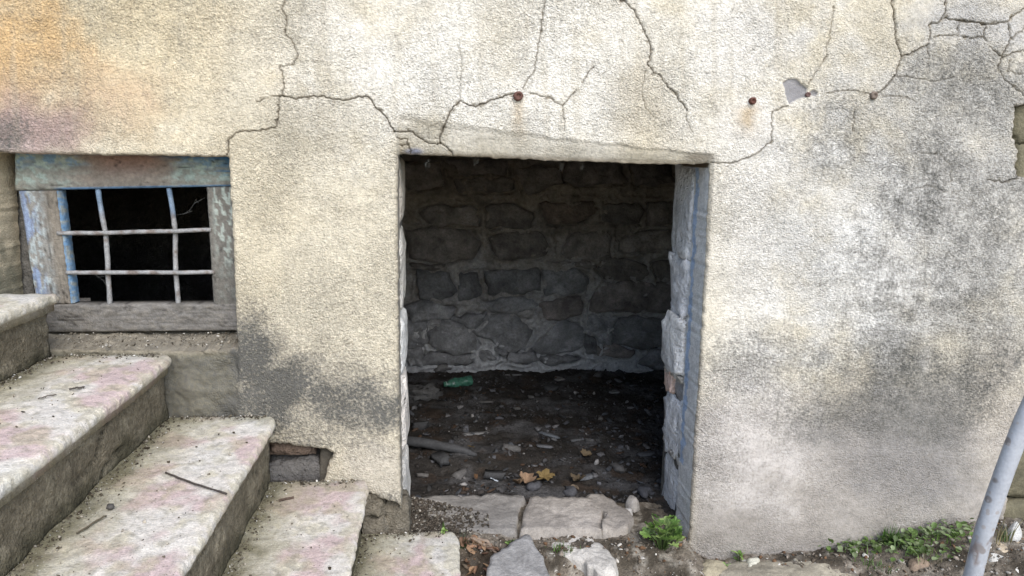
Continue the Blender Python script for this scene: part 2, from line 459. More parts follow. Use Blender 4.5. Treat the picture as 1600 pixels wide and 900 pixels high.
def build_wall():
    sp = 0.0032
    xs = np.r_[np.arange(-2.3, -1.46, 0.03), np.arange(-1.45, 2.13, sp), np.arange(2.14, 3.0, 0.03)]
    zs = np.r_[np.arange(-0.36, -0.235, 0.02), np.arange(-0.23, 1.80, sp), np.arange(1.81, 3.3, 0.03)]
    X, Z = np.meshgrid(xs, zs); nz, nx = X.shape
    u, v = proj(X, np.zeros_like(X), Z)                        # pixel-like chart of the wall, only used to place stains and the painted flare
    def win(poly, pad):
        j0, j1 = np.searchsorted(xs, [poly[:, 0].min() - pad, poly[:, 0].max() + pad]); i0, i1 = np.searchsorted(zs, [poly[:, 1].min() - pad, poly[:, 1].max() + pad])
        return slice(max(0, i0), i1), slice(max(0, j0), j1)
    Y = 0.006 * noise2(X * 2.2, Z * 2.2, 1) + 0.004 * fbm2(X * 8, Z * 8, 2, 3)
    nfine = noise2(X / 0.0090, Z / 0.0080, 5); nmid = noise2(X / 0.028, Z / 0.024, 6)
    st = nfine * 0.0013 + nmid * 0.0006
    pit = np.clip(0.45 + nfine * 0.75 + nmid * 0.3, 0, 1)     # 1 = pushed back into the wall
    # --- colours
    wob = fbm2(u / 90, v / 90, 21, 4) ; wob2 = fbm2(u / 35, v / 35, 31, 4)
    def blob(cx, cy, rx, ry, w=0.35):
        d = np.sqrt(((u - cx) / rx) ** 2 + ((v - cy) / ry) ** 2) + wob * w + wob2 * w * 0.4
        return 1 - sstep(0.25, 1.25, d)
    C = np.zeros((nz, nx, 3)) + alb((222, 211, 187))
    def paint(c, t): 
        nonlocal C
        C = mixc(C, alb(c), np.clip(t, 0, 1))
    paint((246, 240, 227), 0.9 * blob(800, 110, 480, 190)); paint((240, 234, 223), 0.9 * blob(1150, 330, 150, 500) * sstep(1040, 1180, u))
    paint((222, 203, 164), 0.7 * blob(120, 60, 330, 260)); paint((214, 200, 170), 0.5 * blob(395, 330, 90, 220))
    paint((220, 174, 112), 0.68 * blob(-20, 70, 190, 150)); paint((206, 178, 146), 0.6 * blob(90, 170, 190, 90)); paint((164, 142, 144), 0.72 * blob(30, 215, 150, 75))  # orange-to-mauve lens flare glow painted into the plaster colour
    paint((205, 190, 160), 0.5 * blob(1005, 175, 55, 110)); paint((210, 196, 165), 0.35 * blob(780, 60, 60, 80))
    paint((190, 180, 158), 0.5 * blob(480, 205, 120, 60))
    stk = sstep(.1, .7, noise2(u / 17, v / 240, 45) + .4 * noise2(u / 60, v / 300, 46)); paint((200, 188, 164), 0.30 * stk * sstep(330, 150, v))
    # right hand side, greyer
    paint((208, 204, 196), 0.9 * blob(1480, 330, 260, 330)); paint((234, 230, 222), 0.8 * blob(1340, 400, 130, 200))
    paint((196, 193, 188), 0.8 * blob(1530, 40, 130, 60))
    low = sstep(560, 720, v + wob * 60) * sstep(1060, 1100, u)
    paint((171, 164, 158), 0.85 * low); paint((214, 206, 198), 0.7 * blob(1170, 690, 130, 120)); paint((146, 142, 138), 0.8 * blob(1420, 690, 170, 120))
    paint((156, 149, 141), 0.7 * sstep(760, 850, v + wob * 30) * (u > 1060)); paint((214, 203, 186), 0.7 * blob(1560, 640, 60, 120))
    # pale foot of the pier left of the doorway, greener behind the stairs
    paint((205, 196, 180), 0.7 * blob(590, 740, 70, 60)); paint((112, 108, 92), 0.92 * sstep(385, 362, u) * sstep(540, 552, v))
    paint((120, 112, 92), 0.7 * blob(-10, 400, 80, 140))
    # rust runs under the bolts
    for bx, by, ln, w in ((811, 158, 60, 11), (1172, 166, 58, 13), (1165, 170, 40, 18)):
        t = np.exp(-((u - bx + wob2 * 5) / w) ** 2) * sstep(by - 8, by + 6, v) * (1 - sstep(by + ln * 0.4, by + ln * 1.2, v + wob2 * 15))
        paint((190, 160, 112), 0.45 * t)
    # --- mould
    dirt = np.zeros_like(X)
    for cx, cy, rx, ry, a in ((395, 560, 62, 76, .95), (440, 605, 95, 62, .98), (530, 635, 110, 46, .82), (600, 645, 60, 46, .85), (490, 625, 190, 95, .55), (560, 640, 70, 45, .7), (510, 615, 95, 52, .85), (555, 622, 70, 45, .8), (400, 640, 110, 60, .9), (330, 610, 90, 60, .45), (470, 690, 90, 30, .5),
                              (1440, 590, 210, 80, .66), (1400, 470, 130, 140, .38), (1500, 480, 100, 130, .40), (1500, 130, 110, 95, .50), (1330, 640, 150, 55, .5), (1190, 560, 130, 75, .38),
                              (1560, 330, 120, 130, .42), (1430, 330, 90, 80, .52), (1310, 220, 90, 90, .34), (1540, 590, 70, 60, .5), (1240, 640, 90, 60, .33), (1120, 720, 60, 80, .2), (1500, 640, 120, 60, .55), (1440, 655, 190, 50, .5),
                              (10, 215, 45, 40, .6), (0, 420, 60, 120, .5), (590, 790, 60, 22, .6), (1460, 250, 100, 70, .5)):
        dirt = np.maximum(dirt, a * blob(cx, cy, rx, ry, 0.5 if cx > 700 else 0.3))
    dirt += 0.10 + 0.05 * wob
    dirt = np.maximum(dirt, 0.62 * sstep(552, 566, v) * sstep(385, 365, u))
    dirt += 0.12 * sstep(840, 870, v) * (u > 1060)
    dirt += np.clip(0.26 * wob2 + 0.18 * fbm2(u / 18, v / 18, 36, 3), -.3, .4) * blob(1430, 430, 300, 330, .3)
    smooth = np.ones_like(X)
    smooth *= np.clip(1 + .6 * fbm2(X * 3.2, Z * 3.2, 55, 4), .5, 1.4)
    finer = 0.55 * sstep(600, 720, v) * sstep(1060, 1150, u); smooth -= finer
    # --- patch below the window: thinner, rougher old render
    bw = sstep(376, 364, u + wob2 * 3) * sstep(546, 556, v + wob2 * 3)
    Y += bw * (0.012 + 0.008 * fbm2(X * 14, Z * 14, 41, 3)); smooth -= 0.4 * bw
    # top right: broken, slightly sunken pieces
    tr = sstep(1395, 1415, u) * sstep(100, 60, v + (u - 1480) * -0.35)
    Y += tr * (0.004 * noise2(u / 55, v / 55, 51)); smooth -= 0.3 * tr
    # --- lintel: its lower edge is worn back into a slope
    xl, zl = W(621, 243); xr, zr = W(1112, 255)
    tl = np.clip((X - xl) / (xr - xl), 0, 1)
    hb = (0.092 * (1 - tl) ** 1.2 + 0.030) * (1 + 0.12 * noise2(X * 14, Z * 0, 61)); zb = zl + (zr - zl) * tl
    lip = np.clip((zb + hb - Z) / hb, 0, 1) * sstep(xl - 0.002, xl + 0.004, X) * sstep(xr + 0.012, xr - 0.012, X) * (Z > 1.0)
    Y += 0.045 * (0.25 + 0.75 * (1 - tl)) * lip ** 1.4 + 0.006 * sstep(0, .25, lip)
    smooth -= 0.65 * sstep(0.05, 0.3, lip)
    paint((196, 188, 170), 0.45 * sstep(0.05, 0.4, lip) * (1 - 0.5 * tl)); paint((120, 104, 84), 0.45 * sstep(0.75, 1, lip))
    paint((120, 140, 190), 0.6 * blob(645, 237, 18, 7, .2))
    paint((96, 80, 62), 0.6 * blob(1095, 246, 32, 9, .3))
    Y += st * np.clip(smooth, 0.25, 1)
    keepx = X.copy(); keepz = Z.copy()
    # --- chips
    for q in CHIPS:
        s_ = win(q, .02); a, b = X[s_], Z[s_]
        ins = inside(q, a, b); d, qx, qz = dist_poly(q, a, b)
        t = np.where(ins, sstep(0, 0.004, d), 0)
        Y[s_] += t * 0.007 + np.where(ins, -st[s_] * 0.9 * t, 0)
        C[s_] = mixc(C[s_], alb((146, 143, 142)) * (1 + 0.18 * noise2(a / 0.012 + b / .004, b / 0.004, 71))[..., None], t)
        dirt[s_] *= 1 - t; pit[s_] *= 1 - t; smooth[s_] *= 1 - 0.8 * t
    # --- cracks: real grooves, vertices pulled onto the crack line
    for k, (pl, wpx, stg) in enumerate(CRACKS):
        q = jag(PX(pl), 0.0019, 0.009, 100 + k, closed=False); w = wpx / 511.0 * 0.27
        s_ = win(q, .02); a, b = X[s_], Z[s_]
        if a.size == 0: continue
        d, qx, qz = dist_poly(q, a, b, False)
        near = d < sp * 0.55
        keepx[s_] = np.where(near, qx, keepx[s_]); keepz[s_] = np.where(near, qz, keepz[s_])
        wl = w * (0.45 + 1.7 * np.clip(noise2(a * 9, b * 9, 81) + .15, 0, 1) + 0.6 * np.abs(noise2(a * 40, b * 40, 82)))
        t = np.where(near, 1, 1 - sstep(wl * 0.35, wl * 0.8, d)) * stg * sstep(-.75, -.2, noise2(a * 18, b * 18, 83) + .3 * stg)
        fl = sstep(.38, .5, noise2(a * 42, b * 42, 84 + k) + .25 * (stg - 1)) * (d < .0085 * stg)
        Y[s_] += fl * .003; C[s_] = mixc(C[s_], alb((176, 166, 148)), .8 * fl)
        Y[s_] += t * 0.007
        C[s_] = mixc(C[s_], alb((92, 82, 66)), np.clip(t, 0, 0.9))
        halo = (1 - sstep(0, 0.010, d)) * 0.10 * stg
        C[s_] = mixc(C[s_], alb((120, 105, 82)), halo)
        Y[s_] -= 0.0008 * np.exp(-(d / 0.008) ** 2) * (1 - t) * stg * np.sign(noise2(a * 3, b * 3, 91))
    X, Z = keepx, keepz
    # --- openings
    ins_all = np.zeros((nz, nx), bool); snapped = np.zeros((nz, nx), bool)
    SX, SZ = X.copy(), Z.copy(); near_edge = np.full((nz, nx), 1e9); rad = np.full((nz, nx), 0.008)
    for k, q in enumerate(HOLES):
        s_ = win(q, .05); a, b = X[s_], Z[s_]
        ins = inside(q, a, b); d, qx, qz = dist_poly(q, a, b)
        ins_all[s_] |= ins
        near_edge[s_] = np.minimum(near_edge[s_], np.where(ins, 0, d))
        SX[s_] = np.where(ins, qx, SX[s_]); SZ[s_] = np.where(ins, qz, SZ[s_])
    rr = 0.011 * (1 + 0.5 * noise2(X * 30, Z * 30, 95))
    e = np.clip(near_edge, 0, rr)
    push = rr - np.sqrt(np.maximum(rr ** 2 - (rr - e) ** 2, 0))
    Y += np.where(near_edge < rr, push, 0) * np.where(lip > 0, 0.4, 1)
    edge_t = 1 - sstep(0, 0.014, near_edge)
    C = mixc(C, alb((170, 158, 138)), 0.45 * edge_t)
    X = np.where(ins_all, SX, X); Z = np.where(ins_all, SZ, Z)
    Fq = grid_faces(nz, nx)
    fi = ins_all.ravel()[Fq]; Fq = Fq[~fi.all(1)]
    V = np.stack([X, Y, Z], -1).reshape(-1, 3); Cc = C.reshape(-1, 3); At = [dirt.ravel(), smooth.ravel(), pit.ravel()]
    # boundary loop edges -> reveals going back into the wall
    E = np.vstack([Fq[:, [0, 1]], Fq[:, [1, 2]], Fq[:, [2, 3]], Fq[:, [3, 0]]])
    Es = np.sort(E, 1); key = Es[:, 0].astype(np.int64) * len(V) + Es[:, 1]
    uq, inv, cnt = np.unique(key, return_inverse=True, return_counts=True)
    be = E[cnt[inv] == 1]; be = be[fi_any(ins_all, be)]
    used, idx = np.unique(be, return_inverse=True); be_l = idx.reshape(-1, 2)
    base = V[used]; bc = Cc[used]
    hole_id = np.full(len(used), -1)
    for k, q in enumerate(HOLES):
        d, _, _ = dist_poly(q, base[:, 0], base[:, 2]); hole_id = np.where(d < 0.002, k, hole_id)
    depth = np.select([hole_id == 0, hole_id == 1], [0.150, 0.175], 0.05)
    pu, pv = proj(base[:, 0], base[:, 1], base[:, 2])
    right = (hole_id == 0) & (pu > 1000) & (pv > 262); left = (hole_id == 0) & (pu < 660); topd = (hole_id == 0) & ~right & ~left
    sill = (hole_id == 1) & (pv > 546); wleft = (hole_id == 1) & (pu < 5)
    depth = np.where(topd, 0.30, depth); depth = np.where(left, 0.10, depth)
    ts = np.r_[0.04, np.linspace(0.14, 1, 14)]
    allV = [V]; allC = [Cc]; n0 = len(V); prev = used; faces = [Fq]
    extra = []
    for t in ts:
        P = base.copy(); P[:, 1] = base[:, 1] + t * (depth - base[:, 1])
        jit = 0.0008 * fbm2(P[:, 1] * 22, P[:, 2] * 30, 97, 3)
        P[:, 0] += np.where(right | left | (hole_id == 1), jit, 0); P[:, 2] += np.where(topd | sill, jit, 0)
        P[:, 2] += np.where(sill, 0.030 * t + 0.006 * noise2(P[:, 0] * 30, P[:, 1] * 40, 98), 0)
        c = bc * 0.0 + alb((176, 170, 160))
        c = mixc(c, alb((150, 143, 128)), np.clip(0.5 + fbm2(P[:, 0] * 20 + P[:, 1] * 25, P[:, 2] * 18, 99, 3), 0, 1))
        c = np.where(right[:, None], alb((240, 238, 234)) * (1 + 0.14 * fbm2(P[:, 1] * 60, P[:, 2] * 30, 77, 3))[:, None], c)
        b0 = 0.80 + 0.06 * noise2(P[:, 2] * 9, P[:, 2] * 0, 79)
        blue = right & (pv < 745) & (t > b0 - 0.13 * (0.7 + 1.3 * noise2(P[:, 2] * 22, P[:, 2] * 0, 78))) & (t < b0 + 0.14)
        c = np.where(blue[:, None], alb((184, 204, 232)) * (1 + 0.2 * noise2(P[:, 2] * 70, P[:, 1] * 80, 75))[:, None], c)
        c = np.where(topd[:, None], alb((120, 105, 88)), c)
        c = np.where(sill[:, None], alb((150, 142, 126)) * (1 + 0.2 * fbm2(P[:, 0] * 40, P[:, 1] * 40, 73, 3))[:, None], c)
        wl = wleft[:, None] & (np.full((len(P), 1), t) > -1)
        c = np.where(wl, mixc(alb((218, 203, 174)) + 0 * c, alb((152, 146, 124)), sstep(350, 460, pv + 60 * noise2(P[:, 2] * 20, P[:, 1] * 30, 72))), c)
        c = np.where((hole_id >= 2)[:, None], alb((130, 122, 104)), c)
        k0 = n0 + len(extra) * len(used); cur = np.arange(len(used)) + k0
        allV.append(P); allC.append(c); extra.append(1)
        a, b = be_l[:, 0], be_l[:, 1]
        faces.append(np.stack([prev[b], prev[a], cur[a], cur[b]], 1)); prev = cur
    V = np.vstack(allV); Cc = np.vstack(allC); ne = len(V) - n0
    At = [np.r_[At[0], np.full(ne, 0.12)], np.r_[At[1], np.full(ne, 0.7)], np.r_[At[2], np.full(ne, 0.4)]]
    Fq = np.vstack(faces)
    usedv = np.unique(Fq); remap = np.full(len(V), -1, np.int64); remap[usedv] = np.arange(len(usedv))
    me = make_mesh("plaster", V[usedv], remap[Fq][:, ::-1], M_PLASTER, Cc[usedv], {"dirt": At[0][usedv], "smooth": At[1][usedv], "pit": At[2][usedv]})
    me.polygons.foreach_set("use_smooth", np.ones(len(me.polygons), bool))
    return link("plaster", me, house)
def fi_any(ins_all, be):
    f = ins_all.ravel(); return f[be].any(1)
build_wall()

# masonry core behind the plaster (gives the wall its thickness)
XL, XR = W(625, 500)[0] - 0.012, W(1098, 500)[0] + 0.018
ZT = W(860, 251)[1]
cv, cf = [], []
for b in ((-0.60, XL, .16, .385, -.35, 3.25), (XR, 2.95, .16, .385, -.35, 3.25), (XL, XR, .302, .385, ZT + .03, 3.25),
          (-2.25, -.60, .19, .385, 1.27, 3.25), (-2.25, -.60, .19, .385, -.35, .685), (-2.25, -1.31, .19, .385, .685, 1.27)):
    v, f = box(*b); cf += [tuple(i + 8 * len(cv) for i in q) for q in f]; cv.append(v)
cv = np.vstack(cv)
link("masonry_core", make_mesh("masonry_core", cv, cf, M_MORTAR, np.tile(alb((150, 146, 138)) * 0.55, (len(cv), 1)), smooth=False), house)

# jamb stones -- right jamb, seen on its whitewashed inner face
def block(name, lo, hi, colr, seed, parent, mat=M_STONE_WASH, rough=0.10, power=7, nu=28, nv=17, sc=2.6):
    lo, hi = np.array(lo), np.array(hi); V, Fc = lump(hi - lo, seed, rough, power, nu, nv, sc)
    c = (lo + hi) / 2; V = V + c
    cc = np.array(colr) * (1 + 0.25 * fbm3(V * 22, seed + 9, 3))[:, None]
    me = make_mesh(name, V, Fc, mat, cc); orient(me)
    return link(name, me, parent)
ST = [(250, 398, 1054, (196, 198, 202)), (398, 497, 1045, (202, 203, 207)), (492, 582, 1036, (222, 222, 224)), (582, 616, 1040, (204, 178, 164)), (612, 708, 1036, (206, 207, 210)), (704, 830, 1037, (200, 201, 203))]
for i, (ya, yb, xin, cc) in enumerate(ST):
    cc = np.minimum(np.array(cc) * 1.14, 246)
    xi = on(1, .33, xin, (ya + yb) / 2)[0]
    za, zb = on(1, .26, xin + 15, ya)[2], on(1, .26, xin + 15, yb)[2]
    if i == 3:
        block("stone", (xi, .27, zb), (XR + .05, .36, za), alb(cc), 20 + i, house, rough=.2)
        block("stone", (xi + .018, .155, zb - .01), (XR + .05, .28, za + .004), alb((168, 166, 166)), 40 + i, house, rough=.16)
        bk = block("brick", (xi + .004, .30, zb + .006), (XR, .352, zb + .034), alb((176, 108, 78)), 30, house, rough=.2); bk["label"] = "broken red brick chip in the right jamb"
        continue
    block("stone", (xi + (0, .004, 0, 0, .006, .002)[i], .142 + (.012, .004, .016, 0, .002, .02)[i], zb - .004), (XR + .07, .372, za + .004), alb(cc) * np.array([1, .975, .94]), 20 + i, house, rough=(.16, .22, .15, .2, .24, .2)[i], power=(6, 4.2, 4.6, 4, 3.8, 4.6)[i], sc=3.2)
    for q in range(3):      # bedding mortar squeezed out of the joint
        block("mortar", (xi + .012 + .01 * random.random(), .15 + .07 * q, zb - .016), (XR + .03, .22 + .07 * q, zb + .014), alb((198, 192, 182)), 140 + 7 * i + q, house, rough=.45, power=3, nu=16, nv=9, sc=3)
    if i in (4, 5):   # split stones: a thinner flake in front of the main block
        block("stone", (xi + .020, .135, zb + .02), (XR + .05, .215, za - .05), alb((196, 196, 198)), 50 + i, house, rough=.18)
for i, (ya, yb, xin, cc) in enumerate([(246, 354, 631, (214, 204, 188)), (352, 484, 632, (228, 222, 210)), (484, 579, 635, (232, 230, 224)), (577, 706, 637, (234, 226, 216)), (704, 830, 639, (226, 222, 214))]):
    xo = on(1, .30, xin, (ya + yb) / 2)[0]
    za, zb = on(1, .22, xin, ya)[2], on(1, .22, xin, yb)[2]
    block("stone", (XL - .10, .095, zb), (xo + .004, .37, za), alb(cc), 60 + i, house, rough=.10, power=4.5)

# notch behind the stairs, and the dark foot of the pier: stones recessed behind the plaster
nx0, nz0 = W(418, 775, .06); nx1, nz1 = W(507, 712, .06)
block("stone", (nx0, .035, nz0), (nx1, .15, nz1), alb((104, 101, 98)), 81, house, M_STONE_WASH, .2)
a = W(418, 711, .05); b = W(492, 692, .05)
block("stone", (a[0], .03, a[1]), (b[0], .15, b[1] + .01), alb((120, 104, 92)), 82, house, M_STONE_WASH, .2)
a = W(500, 775, .05); b = W(540, 692, .05)
block("stone", (a[0], .035, a[1]), (b[0], .15, b[1]), alb((92, 87, 78)), 83, house, M_ROCK, .1)
for i, (x0, y0, x1, y1) in enumerate([(560, 812, 600, 765), (596, 850, 640, 785), (566, 900, 610, 806), (604, 910, 642, 845)]):
    a, b = W(x0, y0, .02), W(x1, y1, .02)
    block("stone", (a[0], .012 + .01 * (i % 2), a[1]), (b[0], .10, b[1]), alb((120, 113, 100)), 85 + i, house, M_RISER, .22, 5)
# exposed olive rubble where the plaster has fallen at the right end
for i, (x0, y0, x1, y1) in enumerate([(1572, 225, 1660, 150), (1575, 290, 1665, 224), (1545, 705, 1690, 620), (1548, 780, 1690, 703), (1540, 850, 1690, 778), (1540, 930, 1690, 848)]):
    a, b = W(x0, y0, .03), W(x1, y1, .03)
    st_ = block("stone", (a[0], .016, a[1]), (b[0], .14, b[1]), alb((112, 106, 86)), 90 + i, house, M_ROCK, .10, 5)
    if i < 2: st_["label"] = "olive stone showing through the fallen plaster"

# bolts in the lintel
def bolt(px, py, rpx, c, seed, proud=.012):
    x, z = W(px, py); r = rpx / 511.0
    V = []; 
    for k, (s, y) in enumerate(((1.0, .006), (1.05, -.3 * proud), (.95, -proud), (.5, -proud * 1.1), (.42, -proud * .75), (.05, -proud * .8))):
        for t in range(10):
            a = t * 2 * pi / 10; rr = r * s * (1 + .14 * noise3(np.array([cos(a) * 2, sin(a) * 2, seed])))
            V.append((x + rr * cos(a), y, z + rr * sin(a)))
    f = [tuple(q) for q in grid_faces(6, 10, True).tolist()] + [tuple(50 + j for j in range(10))]
    me = make_mesh("bolt", V, f, M_IRON, np.tile(alb(c), (len(V), 1))); orient(me)
    o = link("bolt", me, house); return o
bolt(810, 150, 7.5, (98, 68, 58), 1)["label"] = "rusty bolt head above the doorway"
bolt(1175, 158, 5.5, (100, 64, 52), 2)["label"] = "small rusty bolt in the pale plaster"
bolt(1364, 149, 6, (126, 112, 100), 3)["label"] = "greyish bolt on the crack at the right"
bolt(1262, 148, 4, (112, 88, 82), 4, .006)

# ================================================================== BARRED WINDOW (part of the house wall)
def board(name, quad, y0, thick, axis, colf, parent, seed, res=.0045):
    """weathered board: quad = px corners TL,TR,BR,BL on plane y0; grain along axis 0 (x) or 1 (z)"""
    q = [np.array(W(a, b, y0)) for a, b in quad]
    wdt = np.linalg.norm(q[1] - q[0]); hgt = np.linalg.norm(q[3] - q[0])
    n, m = max(4, int(wdt / res)), max(4, int(hgt / res))
    s = np.linspace(0, 1, n); t = np.linspace(0, 1, m); S, T = np.meshgrid(s, t)
    P = (q[0][None, None] * ((1 - S) * (1 - T))[..., None] + q[1] * (S * (1 - T))[..., None] + q[2] * (S * T)[..., None] + q[3] * ((1 - S) * T)[..., None])
    g = (P[..., 0], P[..., 1]) if axis == 0 else (P[..., 1], P[..., 0])
    grain = fbm2(g[0] * 14, g[1] * 170, seed, 3); big = fbm2(g[0] * 9, g[1] * 30, seed + 3, 3)
    crack = np.clip(1 - np.abs(noise2(g[0] * 7, g[1] * 60, seed + 5)) * 14, 0, 1) * sstep(-.1, .35, noise2(g[0] * 8, g[1] * 20, seed + 6))
    flake = sstep(.02, .14, fbm2(g[0] * 30, g[1] * 55, seed + 8, 4))
    edge = np.minimum(np.minimum(S * wdt, (1 - S) * wdt), np.minimum(T * hgt, (1 - T) * hgt))
    Yd = y0 + .0015 * grain + .003 * crack - .0014 * flake + .006 * np.clip(1 - edge / .006, 0, 1) ** 2
    V = np.stack([P[..., 0], Yd, P[..., 1]], -1).reshape(-1, 3)
    C = colf(S, T, flake, big, grain); C = mixc(C, alb((40, 36, 32)), .75 * crack)
    Fc = [tuple(f) for f in grid_faces(m, n).tolist()]
    ring = [i for i in range(n)] + [k * n + n - 1 for k in range(1, m)] + [(m - 1) * n + i for i in range(n - 2, -1, -1)] + [k * n for k in range(m - 2, 0, -1)]
    k0 = len(V); B1 = V[ring].copy(); B1[:, 1] = y0 + thick
    Fc += [(ring[i], ring[(i + 1) % len(ring)], k0 + (i + 1) % len(ring), k0 + i) for i in range(len(ring))]
    Fc.append(tuple(range(k0 + len(ring) - 1, k0 - 1, -1)))
    C = np.vstack([C.reshape(-1, 3), C.reshape(-1, 3)[ring]])
    me = make_mesh(name, np.vstack([V, B1]), Fc, M_WOOD, C); orient(me)
    return link(name, me, parent)
winb = link("window", make_mesh("window", *box(-1.29, -.63, .172, .186, .682, .70), M_WOOD, np.tile(alb((96, 90, 84)), (8, 1)), smooth=False), house)
winb["label"] = "small window with a peeling blue frame and iron bars"
def c_top(S, T, fl, big, gr):
    c = np.zeros(S.shape + (3,)) + alb((146, 136, 124)); c = mixc(c, alb((158, 118, 104)), .6 * sstep(.25, .45, S) * sstep(.78, .55, S) * sstep(.8, .2, T))
    e = np.clip(sstep(.36, .12, S + big * .08) + sstep(.62, .78, S + big * .08), 0, 1)
    c = mixc(c, alb((168, 182, 172)), np.clip(e * (.45 + .55 * fl), 0, 1)); c = mixc(c, alb((122, 164, 196)), np.clip(e * (1 - fl) * .8, 0, 1) * sstep(.5, .1, T + .3 * big))
    c = mixc(c, alb((88, 134, 172)), .85 * sstep(.86, .95, S + big * .05) * sstep(.55, .25, T + .3 * gr)); c = mixc(c, alb((58, 112, 160)), .75 * sstep(.55, .8, S) * sstep(.2, .04, T))
    c = mixc(c, alb((128, 122, 112)), .6 * sstep(.72, .9, T)); return mixc(c, alb((92, 136, 176)), .8 * sstep(.93, .965, T + .02 * gr) * sstep(.16, .2, S))
def c_left(S, T, fl, big, gr):
    c = np.zeros(S.shape + (3,)) + alb((140, 138, 132)); c = mixc(c, alb((172, 182, 182)), .85 * fl * sstep(.85, .35, S))
    c = mixc(c, alb((132, 152, 186)), .75 * sstep(.02, .16, big + .12) * sstep(.5, .2, S)); c = mixc(c, alb((126, 112, 92)), .55 * sstep(.5, .8, S))
    return mixc(c, alb((90, 84, 76)), .4 * sstep(.0, .3, -gr))
def c_right(S, T, fl, big, gr):
    c = np.zeros(S.shape + (3,)) + alb((122, 118, 110)); up_ = sstep(.75, .25, T + big * .3)
    c = mixc(c, alb((176, 184, 174)), np.clip(fl * (.25 + .75 * up_) * sstep(.1, .3, S), 0, 1)); c = mixc(c, alb((98, 128, 190)), .6 * sstep(.9, .97, S) * (T < .8))
    return mixc(c, alb((86, 82, 76)), .4 * sstep(.5, .9, T))
def c_bot(S, T, fl, big, gr):
    c = np.zeros(S.shape + (3,)) + alb((122, 118, 112)); c = mixc(c, alb((128, 122, 112)), .5 * fl); return mixc(c, alb((84, 80, 74)), .5 * sstep(0, .3, gr))
board("rail", [(22, 236), (372, 242), (372, 291), (22, 298)], .120, .055, 0, c_top, winb, 200)
board("stile", [(28, 298.5), (88, 297.5), (111, 476), (56, 476)], .1215, .05, 1, c_left, winb, 210)
board("stile", [(322, 292), (372, 291.5), (386, 492), (333, 476)], .1215, .05, 1, c_right, winb, 220)
br_ = board("rail", [(62, 476.5), (386, 474), (386, 517), (66, 520)], .1185, .055, 0, c_bot, winb, 230)
br_["label"] = "bare grey bottom rail"
# blue painted inner edge of the left stile
a0 = W(88, 298, .1225); a1 = W(111, 474, .1225)
nn = 60; tt = np.linspace(0, 1, nn)
V = []
for k, (dx, yy) in enumerate(((.0005, .1225), (.007, .128), (.009, .150), (.004, .171))):
    for t in tt:
        V.append((a0[0] + (a1[0] - a0[0]) * t + dx + .0016 * float(noise2(t * 25, k * 3.1, 240)), yy, a0[1] + (a1[1] - a0[1]) * t))
V = np.array(V)
cb = mixc(np.zeros((len(V), 3)) + alb((112, 146, 178)), alb((150, 156, 152)), sstep(.0, .35, fbm2(V[:, 2] * 60, V[:, 1] * 80, 241, 3)))
me = make_mesh("bead", V, grid_faces(4, nn), M_WOOD, cb); orient(me)
o = link("bead", me, winb); o["label"] = "bright blue painted inner edge"
def rod(pts, r, y, seed, topblue=False):
    q = np.array([on(1, y, *p) for p in pts]); t = np.linspace(0, 1, 40)
    P = np.stack([np.interp(t, np.linspace(0, 1, len(q)), q[:, k]) for k in range(3)], 1)
    P[:, 0] += .0006 * fbm2(t * 6, t * 0 + seed, seed, 2); P[:, 2] += .0006 * fbm2(t * 6, t * 0 + 9 + seed, seed + 1, 2)
    R = r * (1 + .10 * fbm2(t * 14, t * 0, seed + 2, 2))
    V, Fc = tube(P, R, 10)
    C = np.tile(alb((150, 149, 147)), (len(V), 1)); C = mixc(C, alb((120, 110, 103)), sstep(.1, .5, fbm3(V * 60, seed, 2)))
    if topblue: C = mixc(C, alb((112, 146, 176)), .65 * sstep(q[0, 2] - .11, q[0, 2] - .03, V[:, 2] + .03 * fbm3(V * 50, seed + 3, 2)))
    return link("bar", make_mesh("bar", V, Fc, M_IRON, C), winb)
rod([(153, 294), (160, 340), (165, 364), (168, 400), (169, 430), (172, 478)], .0076, .137, 251, True)
rod([(264, 294), (270, 330), (274, 362), (274, 400), (275, 428), (279, 478)], .0076, .137, 252, True)
rod([(90, 364.5), (165, 364), (225, 362), (272, 361), (330, 359)], .0068, .122, 253)
rod([(104, 426), (170, 426), (230, 425.5), (280, 426), (336, 425)], .0068, .122, 254)

